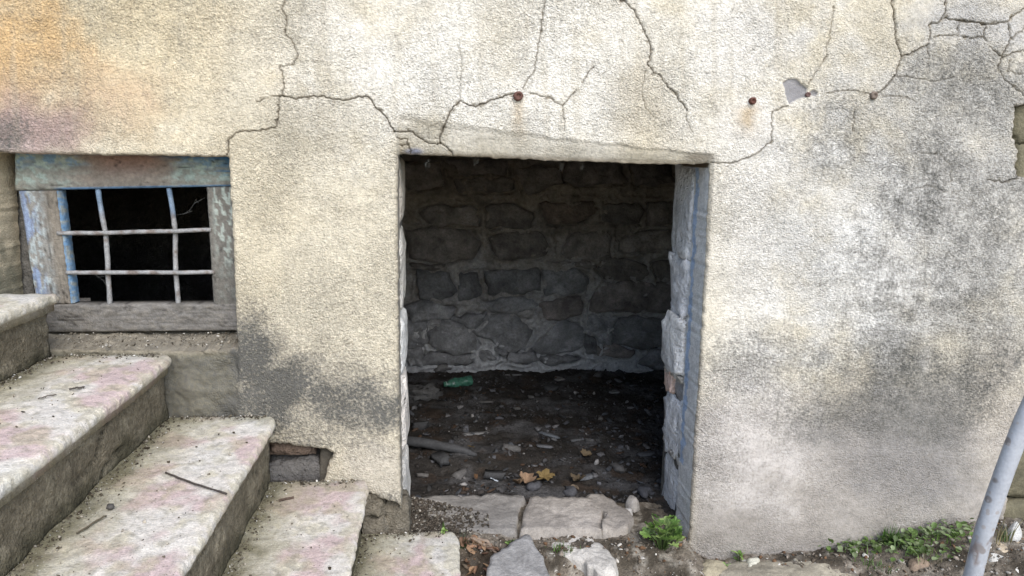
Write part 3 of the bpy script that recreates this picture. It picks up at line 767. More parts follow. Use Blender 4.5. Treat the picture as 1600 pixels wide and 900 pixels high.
# ================================================================== CELLAR behind the openings
YB = 2.10
cellar = tag(empty("cellar_wall", (0.6, YB, 0)), "sooty rubble stone back wall of the dark cellar seen through the doorway", "wall")
def back(px, py): return W(px, py, YB - .02)
def mortar_sheet():
    xs = np.r_[np.arange(-.62, -.5, .02), np.arange(-.5, 1.7, .0065), np.arange(1.71, 2.3, .02)]; zs = np.arange(-.25, 1.8, .0065); X, Z = np.meshgrid(xs, zs)
    Y = YB - .006 + .024 * fbm2(X * 7, Z * 8, 300, 4) + .006 * fbm2(X * 40, Z * 40, 303, 2); u, v = proj(X, X * 0 + YB, Z)
    C = np.zeros(X.shape + (3,)) + alb((170, 168, 166))
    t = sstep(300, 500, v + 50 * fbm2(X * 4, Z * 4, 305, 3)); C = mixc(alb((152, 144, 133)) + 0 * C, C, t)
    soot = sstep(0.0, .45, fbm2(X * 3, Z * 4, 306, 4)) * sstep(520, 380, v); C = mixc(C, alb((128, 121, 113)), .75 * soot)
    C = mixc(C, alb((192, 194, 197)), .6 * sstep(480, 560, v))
    for q in OUT:          # dark raked joint round every stone
        j0, j1 = np.searchsorted(xs, [q[:, 0].min() - .03, q[:, 0].max() + .03]); i0, i1 = np.searchsorted(zs, [q[:, 1].min() - .03, q[:, 1].max() + .03])
        sl_ = (slice(i0, i1), slice(j0, j1)); a, b = X[sl_], Z[sl_]
        if a.size == 0: continue
        d, _, _ = dist_poly(q, a, b); k_ = sstep(-.4, .3, noise2(a * 9, b * 9, 307))
        Y[sl_] += .022 * np.exp(-(d / .008) ** 2) * k_
        Y[sl_] -= .014 * np.exp(-((d - .022) / .014) ** 2) * ~inside(q, a, b)
    Vv = np.stack([X, Y, Z], -1).reshape(-1, 3) - np.array([.6, YB, 0])
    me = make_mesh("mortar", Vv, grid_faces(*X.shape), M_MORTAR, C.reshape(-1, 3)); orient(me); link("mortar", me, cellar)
BST = [[(622, 504), (655, 498), (668, 508), (668, 535), (650, 543), (620, 545)], [(671, 525), (680, 512), (700, 503), (722, 508), (740, 522), (744, 535), (738, 550), (715, 554), (690, 550), (675, 540)],
 [(743, 521), (760, 493), (795, 491), (822, 505), (832, 521), (826, 537), (805, 549), (785, 548), (765, 535)], [(772, 541), (793, 549), (791, 559), (780, 556)], [(660, 562), (675, 552), (700, 552), (738, 556), (735, 567), (662, 568)],
 [(636, 546), (661, 544), (660, 568), (640, 575)], [(705, 497), (758, 489), (753, 503), (742, 512), (722, 507)], [(637, 478), (665, 470), (708, 483), (704, 497), (640, 503)],
 [(832, 545), (858, 520), (880, 503), (900, 510), (912, 517), (911, 540), (895, 548), (860, 552), (838, 550)], [(920, 492), (962, 495), (957, 514), (935, 519), (914, 514)], [(931, 524), (957, 520), (956, 537), (933, 536)],
 [(960, 510), (965, 498), (990, 494), (1030, 497), (1056, 505), (1056, 535), (1010, 545), (985, 541), (958, 532)], [(914, 525), (930, 529), (932, 552), (915, 552)], [(933, 541), (960, 540), (992, 548), (985, 557), (935, 559)],
 [(948, 441), (1000, 440), (1056, 450), (1056, 485), (1000, 488), (960, 485), (922, 493), (930, 470)], [(935, 420), (950, 402), (990, 408), (1015, 420), (1010, 433), (950, 438)], [(1020, 412), (1056, 405), (1056, 440), (1030, 440)],
 [(1000, 570), (1020, 548), (1052, 550), (1052, 580)], [(755, 470), (830, 466), (838, 480), (800, 487), (765, 485)], [(845, 472), (905, 466), (910, 490), (882, 500), (850, 500)], [(655, 425), (700, 428), (712, 455), (690, 470), (655, 462)],
 [(716, 430), (748, 425), (752, 464), (720, 467)], [(760, 425), (840, 422), (842, 456), (765, 461)], [(850, 425), (900, 420), (920, 440), (912, 460), (855, 462)],
 [(640, 362), (700, 358), (735, 365), (747, 385), (738, 402), (690, 409), (645, 403)], [(768, 372), (800, 362), (845, 365), (857, 385), (845, 402), (780, 402)], [(883, 387), (900, 366), (945, 358), (952, 380), (949, 403), (900, 407), (880, 399)],
 [(975, 378), (1000, 362), (1050, 360), (1052, 388), (1010, 393), (972, 391)], [(660, 330), (680, 322), (747, 325), (744, 350), (670, 352)], [(760, 325), (800, 320), (832, 335), (827, 356), (765, 353)], [(848, 320), (925, 315), (932, 330), (900, 347), (860, 350)],
 [(940, 325), (990, 315), (1005, 330), (1000, 349), (945, 349)], [(1015, 318), (1056, 318), (1056, 350), (1015, 350)], [(626, 255), (688, 258), (692, 290), (634, 298)], [(714, 281), (800, 279), (800, 300), (718, 300)], [(700, 248), (790, 252), (790, 272), (705, 273)],
 [(893, 255), (970, 256), (977, 287), (905, 290), (883, 280)], [(988, 256), (1050, 258), (1050, 288), (992, 290)], [(808, 262), (872, 260), (880, 286), (820, 304)], [(640, 412), (690, 413), (690, 421), (645, 420)], [(860, 408), (925, 409), (930, 416), (865, 417)],
 [(795, 552), (828, 550), (845, 562), (815, 568), (796, 564)], [(848, 557), (890, 553), (905, 562), (880, 570), (850, 569)], [(745, 553), (768, 545), (776, 560), (755, 567)]]
for r_ in range(10):          # courses beyond the doorway's view, for a step to the side
    z0 = 40 + r_ * 55
    for side in ((470, 620), (1062, 1260)):
        x = side[0]
        while x < side[1] - 20:
            w = random.uniform(45, 90); w = min(w, side[1] - x); BST.append([(x, z0 + 6), (x + w * .5, z0 + 3), (x + w - 5, z0 + 5), (x + w - 4, z0 + 40), (x + w * .5, z0 + 47), (x + 2, z0 + 44)]); x += w
for r_ in range(3):
    x = 620
    while x < 1060:
        w = random.uniform(50, 90); BST.append([(x, 100 + r_ * 48), (x + w - 6, 97 + r_ * 48), (x + w - 4, 134 + r_ * 48), (x + 3, 137 + r_ * 48)]); x += w
OUT = []
for pl in BST:
    q = np.array([back(*p) for p in pl]); q = q.mean(0) + (q - q.mean(0)) * 1.10
    OUT.append(smooth_poly(jag(q, .004, .03, len(OUT)), 26))
mortar_sheet()
for k, pl in enumerate(BST):
    q = OUT[k]; ym = np.mean([p[1] for p in pl])
    V, Fc = poly_stone(q, lambda a, b, h: (a - .6, -h - .004, b), (.036 if ym > 440 else .022) + .016 * random.random(), 26, 6, .3, .10, .020, 17, 310 + k, .03)
    tone = random.uniform(.75, 1.25)
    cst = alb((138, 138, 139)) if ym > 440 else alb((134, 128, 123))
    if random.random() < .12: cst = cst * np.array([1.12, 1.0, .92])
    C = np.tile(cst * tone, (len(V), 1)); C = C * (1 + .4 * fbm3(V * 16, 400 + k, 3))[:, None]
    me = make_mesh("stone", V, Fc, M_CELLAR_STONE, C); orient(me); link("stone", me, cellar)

def quad_sheet(name, f, nu, nv, mat, colr, seed, amp, axis, parent=None):
    S, T = np.meshgrid(np.linspace(0, 1, nu), np.linspace(0, 1, nv)); P = np.stack(f(S, T), -1)
    P[..., axis] += amp * fbm3(P * 7, seed, 4)
    C = np.tile(colr, (P.size // 3, 1)) * (1 + .35 * fbm3(P.reshape(-1, 3) * 6, seed + 3, 3))[:, None]
    me = make_mesh(name, P.reshape(-1, 3), grid_faces(nv, nu), mat, C); return link(name, me, parent)
CEIL = 1.70
tag(quad_sheet("cellar_ceiling", lambda s, t: (-2.25 + 5.2 * s, .19 + 2.1 * t, CEIL + 0 * s), 90, 40, M_MORTAR, alb((190, 184, 174)), 500, .02, 2), kind="structure")
for nm, x in (("cellar_side_wall", 2.25),):
    tag(quad_sheet(nm, lambda s, t: (x + 0 * s, .2 + 2.1 * s, -.3 + 2.1 * t), 60, 60, M_MORTAR, alb((200, 196, 190)), 510, .03, 0), kind="structure")
tag(quad_sheet("added_cellar_partition", lambda s, t: (-.50 + 0 * s, .2 + 2.1 * s, -.3 + 2.1 * t), 60, 60, M_MORTAR, alb((200, 196, 190)), 520, .03, 0), kind="structure")  # unseen wall added to keep the room behind the window dark
# lumber room behind the barred window
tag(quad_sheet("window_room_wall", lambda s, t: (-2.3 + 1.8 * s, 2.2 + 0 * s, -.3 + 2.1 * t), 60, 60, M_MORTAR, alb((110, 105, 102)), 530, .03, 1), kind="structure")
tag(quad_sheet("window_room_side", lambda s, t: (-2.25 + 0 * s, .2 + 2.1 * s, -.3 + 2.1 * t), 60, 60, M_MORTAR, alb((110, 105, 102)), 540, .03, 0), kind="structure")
def cellar_h(x, y):
    x = np.asarray(x, float); y = np.asarray(y, float)
    return (-.035 - .02 * sstep(.2, .6, y) + .035 * sstep(1.2, 2.1, y) * 0 + .020 * fbm2(x * 3, y * 3, 550, 3) + .010 * fbm2(x * 13, y * 13, 553, 3)
            + .035 * np.exp(-((x - .05) / .35) ** 2 - ((y - .8) / .12) ** 2))
def cellar_floor():
    xs = np.arange(-.5, 2.3, .011); ys = np.r_[np.arange(.10, 2.2, .011)]; X, Y = np.meshgrid(xs, ys)
    Z = cellar_h(X, Y) + .004 * fbm2(X * 45, Y * 45, 556, 2)
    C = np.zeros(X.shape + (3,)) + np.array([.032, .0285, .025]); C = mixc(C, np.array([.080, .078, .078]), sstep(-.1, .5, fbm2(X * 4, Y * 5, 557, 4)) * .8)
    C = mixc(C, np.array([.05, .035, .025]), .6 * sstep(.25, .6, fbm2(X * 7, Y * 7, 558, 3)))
    me = make_mesh("cellar_floor", np.stack([X, Y, Z], -1).reshape(-1, 3), grid_faces(*X.shape), M_SOIL, C.reshape(-1, 3))
    tag(link("cellar_floor", me), kind="structure")
    me = make_mesh("window_room_floor", [(-2.25, .2, -.1), (-.5, .2, -.1), (-.5, 2.2, -.1), (-2.25, 2.2, -.1)], [(0, 1, 2, 3)], M_SOIL, np.tile([.02, .019, .018], (4, 1)))
    tag(link("window_room_floor", me), kind="structure")
cellar_floor()

# ================================================================== STAIRS
stairs = tag(empty("stone_staircase", (-.5, -.7, -.1)), "worn stone steps with mossy edges climbing left along the house wall", "staircase")
SL = np.array([-.5, -.7, -.1])
TR = [(-1.136, .843), (-.813, .655), (-.514, .455), (-.235, .235), (.048, .048)]
TH = .052; STAIR_W = 1.55
def tread(k):
    xn, z = TR[k]; xb = TR[k - 1][0] - .09 if k > 0 else xn - .45
    R = TH * (.31 if k < 3 else .2)
    ys = np.r_[-.004, -.008, -.016, np.arange(-.024, -1.15, -.0065), np.arange(-1.17, -STAIR_W, -.03)]
    nt = int((xn - xb - R) / .007)
    prof = [(xb, -TH), (xb, -TH * .5)] + [(xb + (xn - xb - R) * i / nt, 0) for i in range(nt + 1)]
    top_end = len(prof)
    prof += [(xn - R + R * sin(a), -R + R * cos(a)) for a in np.linspace(0, pi, 14)[1:]]
    prof += [(xn - R, -TH), (xn - .06, -TH)]
    prof = np.array(prof); n = len(prof)
    PXc = np.tile(prof[:, 0], (len(ys), 1)); PZ = np.tile(prof[:, 1] + z, (len(ys), 1)); PY = np.tile(ys[:, None], (1, n))
    # worn corners at the wall end and uneven nosing
    er = .03 * np.exp(-(-PY) / .02) * (k != 0); nosew = np.clip((PXc - (xn - .06)) / .06, 0, 1)
    PXc = PXc - er * nosew ** 2 - .002 * nosew * fbm2(PY * 5, PY * 0, 600 + k, 3)
    chip = sstep(.05, .6, fbm2(PY * 13, PXc * 45, 606 + k, 5, .65)) * nosew ** 2
    PXc -= .003 * chip; PZ -= .0016 * chip * (PZ > z - R)
    top = np.tile((np.arange(n) >= 2) & (np.arange(n) < top_end + 3), (len(ys), 1))
    bow = .0025 * noise2(PXc * 4, PY * 3, 611 + k) + .0022 * fbm2(PXc * 22, PY * 22, 613 + k, 3)
    PZ = PZ + np.where(top, bow, 0) - np.where(top, .003 * np.exp(PY / .02), 0)
    PXc = PXc + np.where(~top, .0025 * fbm2(PY * 30, PZ * 30, 615 + k, 3), 0)
    # colours of the worn stone
    w1 = fbm2(PXc * 5, PY * 4, 620 + k, 4); w2 = fbm2(PXc * 14, PY * 11, 630 + k, 4); w3 = fbm2(PXc * 40, PY * 40, 635 + k, 3)
    C = np.zeros(PXc.shape + (3,)) + alb((220, 213, 202))
    C = mixc(C, alb((196, 168, 166)), .7 * sstep(.0, .45, w1 + .1)); C = mixc(C, alb((190, 181, 145)), .45 * sstep(.05, .5, w2 + .25 * np.exp(PY / .25)))
    C = mixc(C, alb((210, 208, 202)), .35 * sstep(.15, .5, -w1 + .4 * w3)); C = mixc(C, alb((150, 143, 128)), .5 * sstep(.2, .6, w3 + .4 * w2))
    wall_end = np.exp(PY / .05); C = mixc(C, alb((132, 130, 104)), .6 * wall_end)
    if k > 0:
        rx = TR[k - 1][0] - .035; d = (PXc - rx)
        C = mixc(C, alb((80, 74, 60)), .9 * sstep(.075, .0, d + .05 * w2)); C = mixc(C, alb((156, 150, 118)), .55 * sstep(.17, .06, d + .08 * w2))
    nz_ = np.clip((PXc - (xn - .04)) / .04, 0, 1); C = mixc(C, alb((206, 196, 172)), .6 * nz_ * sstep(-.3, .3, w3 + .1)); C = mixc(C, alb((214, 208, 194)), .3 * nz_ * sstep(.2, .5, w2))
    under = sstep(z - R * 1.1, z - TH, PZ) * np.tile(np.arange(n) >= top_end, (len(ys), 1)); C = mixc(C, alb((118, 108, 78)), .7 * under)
    V = np.stack([PXc, PY, PZ], -1).reshape(-1, 3) - SL
    Fc = [tuple(f) for f in grid_faces(len(ys), n).tolist()] + [tuple(range(n)), tuple((len(ys) - 1) * n + j for j in range(n - 1, -1, -1))]
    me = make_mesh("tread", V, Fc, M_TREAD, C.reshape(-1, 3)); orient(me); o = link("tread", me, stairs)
    # riser under this tread, standing on the next tread (solid block)
    zb = TR[k + 1][1] - .003 if k < 4 else -.16
    xr = xn - .034
    ys2 = np.r_[np.arange(-.012, -1.15, -.011), np.arange(-1.17, -STAIR_W + .01, -.04)]; zs2 = np.linspace(zb, z - TH + .001, 16)
    Yg, Zg = np.meshgrid(ys2, zs2); Xg = xr + .006 * fbm2(Yg * 9, Zg * 12, 640 + k, 4) + .0025 * fbm2(Yg * 45, Zg * 45, 644 + k, 2)
    cr = np.clip(1 - np.abs(noise2(Yg * 2.2, Zg * 9, 648 + k)) * 18, 0, 1) * sstep(0, .3, noise2(Yg * 4, Zg * 3, 649 + k)); Xg -= .01 * cr
    C = np.zeros(Xg.shape + (3,)) + alb((122, 113, 96)); C = mixc(C, alb((142, 133, 114)), .7 * sstep(0, .5, fbm2(Yg * 7, Zg * 10, 650 + k, 4)))
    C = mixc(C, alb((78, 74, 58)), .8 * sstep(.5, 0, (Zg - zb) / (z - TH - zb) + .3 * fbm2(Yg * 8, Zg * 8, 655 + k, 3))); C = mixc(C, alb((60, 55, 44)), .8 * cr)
    V = np.stack([Xg, Yg, Zg], -1).reshape(-1, 3); nr, nc = Xg.shape; Fc = [tuple(f) for f in grid_faces(nr, nc).tolist()]
    ring = list(range(nc)) + [i * nc + nc - 1 for i in range(1, nr)] + [(nr - 1) * nc + i for i in range(nc - 2, -1, -1)] + [i * nc for i in range(nr - 2, 0, -1)]
    B = V[ring].copy(); B[:, 0] = xr - .26; k0 = len(V); L_ = len(ring)
    Fc += [(ring[i], ring[(i + 1) % L_], k0 + (i + 1) % L_, k0 + i) for i in range(L_)] + [tuple(range(k0, k0 + L_))]
    V = np.vstack([V, B]) - SL; C = np.vstack([C.reshape(-1, 3), C.reshape(-1, 3)[ring]])
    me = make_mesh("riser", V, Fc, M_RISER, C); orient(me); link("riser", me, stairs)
for k in range(5): tread(k)

# ================================================================== GROUND OUTSIDE
def ground_h(x, y):
    x = np.asarray(x, float); y = np.asarray(y, float)
    base = -.066 + .010 * sstep(.3, .0, x) + .095 * sstep(1.30, 1.95, x) - .02 * sstep(.55, .95, x) * sstep(1.35, .9, x)
    base = base - .10 * np.clip(-y - .05, 0, 3) * sstep(2.5, .5, np.abs(x - .8))
    doorw = sstep(-.2, -.1, x) * sstep(.9, .8, x)
    base = base + doorw * sstep(-.22, -.01, y) * .068
    n = .014 * fbm2(x * 5, y * 5, 700, 4) + .006 * fbm2(x * 24, y * 24, 704, 3)
    near = np.exp(-(np.abs(y) / .01))
    return base + n * (1 + 0 * near)
def ground():
    xs = np.r_[np.arange(-60, -2, 4.0), np.arange(-2, -.3, .1), np.arange(-.28, 2.5, .0095), np.arange(2.55, 4, .1), np.arange(5, 62, 4.0)]
    ys = np.r_[np.arange(-60, -4, 4.0), np.arange(-4, -1.0, .1), np.arange(-.98, .26, .0095)]
    X, Y = np.meshgrid(xs, ys); Z = ground_h(X, Y) + .0025 * fbm2(X * 70, Y * 70, 708, 2)
    Z = np.where(Y < -4, np.minimum(Z, -.25), Z)
    C = np.zeros(X.shape + (3,)) + alb((128, 118, 104)) * .8
    C = mixc(C, alb((90, 82, 70)) * .7, sstep(-.1, .4, fbm2(X * 5, Y * 7, 710, 4))); C = mixc(C, alb((168, 160, 146)), .5 * sstep(.2, .5, fbm2(X * 18, Y * 18, 712, 3)))
    C = mixc(C, alb((70, 58, 46)) * .6, .7 * sstep(.9, .3, np.hypot((X - .15) / .25, (Y + .1) / .12)))
    me = make_mesh("ground", np.stack([X, Y, Z], -1).reshape(-1, 3), grid_faces(*X.shape), M_SOIL, C.reshape(-1, 3))
    tag(link("ground", me), kind="structure")
ground()

# threshold slabs
thr = tag(empty("door_threshold", (.25, .15, .0)), "broken pale stone slabs forming the threshold of the dark doorway", "threshold")
def flat(name, pl, z, h, parent, colr, seed, off=(0, 0, 0), mat=M_ROCK, rough=.006, dome=.12, bevel=.10, n=40, rings=8, sharp=False, tilt=(0, 0), colvar=.25, back=.08, sc=26, drop=.55):
    if sharp: pl = [tuple(p) for p in jag(pl, 1.2, 9, seed)]
    q = [G(a, b, z - h * drop) for a, b in pl]
    V, Fc = poly_stone(q, lambda a, b, hh: (a - off[0], b - off[1], z - h + hh - off[2]), h, n, rings, dome, bevel, rough, sc, seed, back, tilt)
    C = np.tile(colr, (len(V), 1)) * (1 + colvar * fbm3(V * 14, seed + 1, 4))[:, None]
    me = make_mesh(name, V, Fc, mat, C); orient(me); return link(name, me, parent)
to = (.25, .15, 0)
flat("stone", [(634, 776), (700, 772), (790, 773), (826, 775), (814, 800), (811, 833), (740, 834), (660, 830), (632, 822)], .026, .06, thr, alb((138, 133, 126)), 801, to, rough=.005, drop=.1, bevel=.04, dome=.05, sharp=True, n=72)
flat("stone", [(824, 776), (880, 776), (928, 778), (946, 800), (944, 831), (880, 831), (809, 833), (814, 800)], .030, .06, thr, alb((158, 150, 140)), 802, to, rough=.005, drop=.1, bevel=.04, dome=.05, sharp=True, n=72)
flat("stone", [(900, 776), (936, 771), (960, 784), (985, 798), (992, 812), (982, 829), (940, 831), (942, 800)], .030, .06, thr, alb((150, 142, 132)), 803, to, rough=.007, drop=.1, bevel=.04, dome=.05, sharp=True, n=60)

# loose stones outside
def stone_thing(label, pl, z, h, colr, seed, cat="stone", name="stone", group=None, **kw):
    q = [G(a, b, z) for a, b in pl]; c = np.mean(q, 0); off = (c[0], c[1], z - h)
    o = flat(name, pl, z, h, None, colr, seed, off, **kw); o.location = off
    return tag(o, label, cat, group)
zg = -.045
stone_thing("grey wedge shaped stone with a pointed top lying before the threshold", [(764, 876), (798, 850), (827, 833), (850, 866), (868, 910), (874, 960), (768, 960), (758, 905)], .016, .10, alb((150, 147, 143)), 811, rough=.004, dome=.04, bevel=.06, drop=.05, sharp=True, n=90, rings=10, tilt=(-.12, .05))
stone_thing("pale elongated slab lying in front of the threshold", [(856, 842), (880, 834), (920, 833), (945, 855), (966, 876), (966, 898), (940, 904), (905, 880), (862, 862)], .004, .065, alb((190, 184, 174)), 812, rough=.006, dome=.08, bevel=.07, drop=.2, sharp=True, n=80, rings=10)
stone_thing("long low mossy rock along the foot of the wall", [(1110, 884), (1200, 877), (1290, 874), (1345, 882), (1360, 920), (1290, 950), (1130, 950), (1105, 910)], -.062, .06, alb((158, 150, 132)), 813, rough=.008, dome=.4, n=64, rings=10)
stone_thing("small rounded yellowish rock beside the corner of the doorway", [(1085, 884), (1110, 874), (1135, 880), (1140, 900), (1120, 912), (1090, 905)], -.065, .04, alb((160, 150, 126)), 814, dome=.5)
stone_thing("flat pale chip lying under the small weed by the wall", [(1167, 874), (1187, 872), (1184, 882), (1170, 885)], -.062, .012, alb((200, 196, 178)), 815, n=20, rings=4, rough=.002)
stone_thing("broad pale stone half hidden behind the leaning pipe", [(1455, 846), (1490, 842), (1518, 850), (1525, 868), (1500, 874), (1462, 862)], .000, .05, alb((200, 190, 172)), 816, dome=.3)
stone_thing("upright whitish stone standing at the right end of the wall", [(1574, 829), (1590, 824), (1597, 838), (1590, 849), (1575, 846)], .062, .075, alb((190, 188, 182)), 817, dome=.5, n=28)
stone_thing("flat tan stone right of the leaning pipe", [(1545, 848), (1575, 842), (1600, 848), (1602, 864), (1570, 870), (1548, 862)], .022, .05, alb((184, 168, 144)), 818, dome=.25)
stone_thing("long white stone at the bottom right corner", [(1540, 868), (1570, 866), (1605, 876), (1625, 895), (1590, 905), (1545, 890)], .005, .05, alb((206, 202, 192)), 819, dome=.3)
stone_thing("brown stone under the leafy weeds", [(1416, 878), (1440, 872), (1462, 880), (1455, 892), (1425, 893)], -.030, .04, alb((140, 122, 104)), 820, dome=.5)
stone_thing("small grey stone at the back edge of the threshold", [(975, 790), (985, 776), (998, 784), (1002, 796), (988, 800)], .026, .05, alb((160, 154, 146)), 821, dome=.5, n=24)
stone_thing("tiny white chip beside the threshold stone", [(972, 798), (984, 794), (990, 801), (980, 806)], .018, .02, alb((196, 192, 186)), 822, dome=.4, n=18, rings=4)

# ------------------------------------------------------------------ rubble masses
ICO = None
def ico():
    t = (1 + 5 ** .5) / 2
    V = np.array([(-1, t, 0), (1, t, 0), (-1, -t, 0), (1, -t, 0), (0, -1, t), (0, 1, t), (0, -1, -t), (0, 1, -t), (t, 0, -1), (t, 0, 1), (-t, 0, -1), (-t, 0, 1)]) / math.sqrt(1 + t * t)
    Fc = np.array([(0, 11, 5), (0, 5, 1), (0, 1, 7), (0, 7, 10), (0, 10, 11), (1, 5, 9), (5, 11, 4), (11, 10, 2), (10, 7, 6), (7, 1, 8), (3, 9, 4), (3, 4, 2), (3, 2, 6), (3, 6, 8), (3, 8, 9), (4, 9, 5), (2, 4, 11), (6, 2, 10), (8, 6, 7), (9, 8, 1)])
    return V, Fc
def rotmats(n, r, tilt=1.0):
    a = r.uniform(0, 2 * pi, n); b = r.normal(0, .5 * tilt, n); c = r.normal(0, .5 * tilt, n)
    def Rm(ax, t):
        M = np.zeros((n, 3, 3)); i, j = [(1, 2), (2, 0), (0, 1)][ax]; M[:, ax, ax] = 1
        M[:, i, i] = np.cos(t); M[:, j, j] = np.cos(t); M[:, i, j] = -np.sin(t); M[:, j, i] = np.sin(t); return M
    return Rm(2, a) @ Rm(0, b) @ Rm(1, c)
def crumbs(name, pts, size, cols, r, flatness=(.25, .8), label=None, smooth=False, mat=None):
    n = len(pts); V0, F0 = ico()
    V = np.repeat(V0[None], n, 0) * (1 + .3 * r.normal(size=(n, 12, 1)))
    sc = np.stack([size * r.uniform(.7, 1.5, n), size * r.uniform(.4, 1.0, n), size * r.uniform(*flatness, n)], -1) * .5
    V = np.einsum('nij,nkj->nki', rotmats(n, r), V * sc[:, None, :]) + pts[:, None, :] + np.array([0, 0, 1]) * (sc[:, 2] * .5)[:, None, None]
    Fc = (F0[None] + 12 * np.arange(n)[:, None, None]).reshape(-1, 3)
    me = make_mesh(name, V.reshape(-1, 3), Fc, mat or M_CHIP, np.repeat(cols, 12, 0), smooth=smooth)
    o = link(name, me); tag(o, label, None, None, "stuff"); return o
r = np.random.default_rng(21)
def pick(n, table, r):
    idx = r.choice(len(table), n, p=np.array([t[0] for t in table]) / sum(t[0] for t in table))
    c = np.array([t[1] for t in table])[idx]; return c * r.uniform(.65, 1.4, (n, 1))
n = 16000
x = r.uniform(-.3, 1.7, n); y = .26 + 1.85 * r.uniform(0, 1, n) ** 1.3
k_ = r.uniform(0, 1, n) < np.clip(.35 + .9 * fbm2(x * 3.5, y * 4.5, 571, 3), .06, 1); x, y = x[k_], y[k_]; n = len(x)
pts = np.stack([x, y, cellar_h(x, y)], -1); sz = .004 + .014 * r.uniform(0, 1, n) ** 3 + .018 * (r.uniform(0, 1, n) < .05)
crumbs("cellar_rubble", pts, sz, pick(n, [(5, (.032, .028, .025)), (3, (.062, .060, .060)), (1.2, (.10, .098, .098)), (.25, (.2, .19, .18)), (.8, (.045, .028, .018))], r), r, label="dark grit and crumbs covering the cellar floor")
n = 5200
x = r.uniform(-.28, 2.3, n); y = -.42 * r.uniform(0, 1, n) ** 1.2 + .03; y = np.where((x > -.1) & (x < .85), y + .02, y)
ok = ~((x > .84) & (y > -.004)); x, y = x[ok], y[ok]; n = len(x)
pts = np.stack([x, y, ground_h(x, y)], -1); sz = .003 + .012 * r.uniform(0, 1, n) ** 3 + .012 * (r.uniform(0, 1, n) < .06)
crumbs("gravel", pts, sz, pick(n, [(3, alb((130, 120, 108))), (2, alb((90, 80, 68))), (1.2, alb((176, 170, 160))), (1, alb((110, 84, 62))), (.08, alb((205, 200, 190)))], r), r, label="loose earth and gravel at the foot of the wall")
# grit gathered in the corners of the steps
px_, py_, pz_ = [], [], []
for k in range(1, 5):
    m = 700; yy = r.uniform(-1.2, -.01, m) ; d = np.abs(r.normal(0, .022, m)); xx = TR[k - 1][0] - .03 + d
    px_.append(xx); py_.append(yy); pz_.append(np.full(m, TR[k][1] + .002))
    m = 220; px_.append(r.uniform(TR[k - 1][0], TR[k][0] - .04, m)); py_.append(-np.abs(r.normal(0, .02, m)) - .006); pz_.append(np.full(m, TR[k][1] + .001))
    m = 130; px_.append(r.uniform(TR[k - 1][0], TR[k][0] - .04, m)); py_.append(-r.uniform(0.02, 1.1, m)); pz_.append(np.full(m, TR[k][1] + .001))
pts = np.stack([np.concatenate(px_), np.concatenate(py_), np.concatenate(pz_)], -1); n = len(pts)
crumbs("step_grit", pts, 0.0025 + .007 * r.uniform(0, 1, n) ** 4, pick(n, [(3, alb((96, 88, 74))), (2, alb((70, 62, 50))), (1, alb((160, 152, 138))), (.4, alb((215, 210, 200)))], r), r, label="grit and soil gathered in the corners of the steps")
n = 2000; x0_, y0_ = G(640, 800, .03); x1_, y1_ = G(735, 828, .03)
t1 = np.clip(np.abs(r.normal(0, .5, n)), 0, 1.3); x = x0_ + (x1_ - x0_) * t1; y = y1_ + (y0_ - y1_) * r.uniform(-.1, 1.7, n) * (1.15 - .5 * t1)
crumbs("slab_soil", np.stack([x, y, np.full(n, .026)], -1), .004 + .010 * r.uniform(0, 1, n) ** 2, pick(n, [(4, alb((84, 76, 66))), (2, alb((60, 54, 46))), (.6, alb((150, 144, 132)))], r), r, label="dark soil spilled over the left threshold slab")
# crumbs on the window ledge
n = 420; x = r.uniform(-1.2, -.65, n); y = r.uniform(.0, .11, n); z = W(230, 549)[1] + .028 * y / .17 + .012
crumbs("ledge_grit", np.stack([x, y, z], -1), .003 + .007 * r.uniform(0, 1, n) ** 3, pick(n, [(3, alb((120, 112, 98))), (1, alb((190, 184, 172))), (1, alb((80, 72, 60)))], r), r, label="plaster crumbs on the ledge below the window")

n = 1500
x = r.uniform(-.3, 1.5, n); y = .28 + 1.7 * r.uniform(0, 1, n) ** 1.3
k_ = r.uniform(0, 1, n) < np.clip(.3 + 1.1 * fbm2(x * 3, y * 4, 572, 3), .03, 1); x, y = x[k_], y[k_]; n = len(x)
crumbs("cellar_flakes", np.stack([x, y, cellar_h(x, y)], -1), .014 + .034 * r.uniform(0, 1, n) ** 2, pick(n, [(4, (.028, .027, .026)), (3, (.052, .054, .058)), (1.5, (.085, .085, .09)), (1, (.05, .034, .024))], r), r, (.12, .4), label="dark flakes and scraps strewn over the cellar floor")
# ------------------------------------------------------------------ bigger single pieces on the cellar floor
def chip_mesh(nm, size, seed, colr, mat=M_CHIP, power=2.6, rough=.3):
    V, Fc = lump(size, seed, rough, power, 9, 5, 1.6); me = make_mesh(nm, V, Fc, mat, np.tile(colr, (len(V), 1)), smooth=False); orient(me); return me
def place(name, me, x, y, z, rz, label, cat, group=None, rx=0, ry=0):
    o = link(name, me); o.location = (x, y, z); o.rotation_euler = (rx, ry, rz); return tag(o, label, cat, group)
pale = [chip_mesh("rubble_chip", (random.uniform(.022, .05), random.uniform(.014, .028), random.uniform(.008, .018)), 900 + i, np.array(c) * (.36, .36, .37), power=random.uniform(1.5, 5), rough=.6) for i, c in enumerate([(.34, .33, .32), (.28, .28, .29), (.42, .40, .38), (.2, .2, .21), (.24, .23, .21), (.3, .28, .25), (.18, .18, .19)])]
dark = [chip_mesh("rubble_stone", (.08, .05, .035), 910 + i, np.array(c), power=(1.7, 4, 2.4)[i], rough=.65) for i, c in enumerate([(.07, .07, .075), (.05, .05, .05), (.10, .095, .09)])]
def cell(px, py, dz=0): 
    p = G(px, py, -.045); z = float(cellar_h(*p)); p = G(px, py, z); return p[0], p[1], z + dz
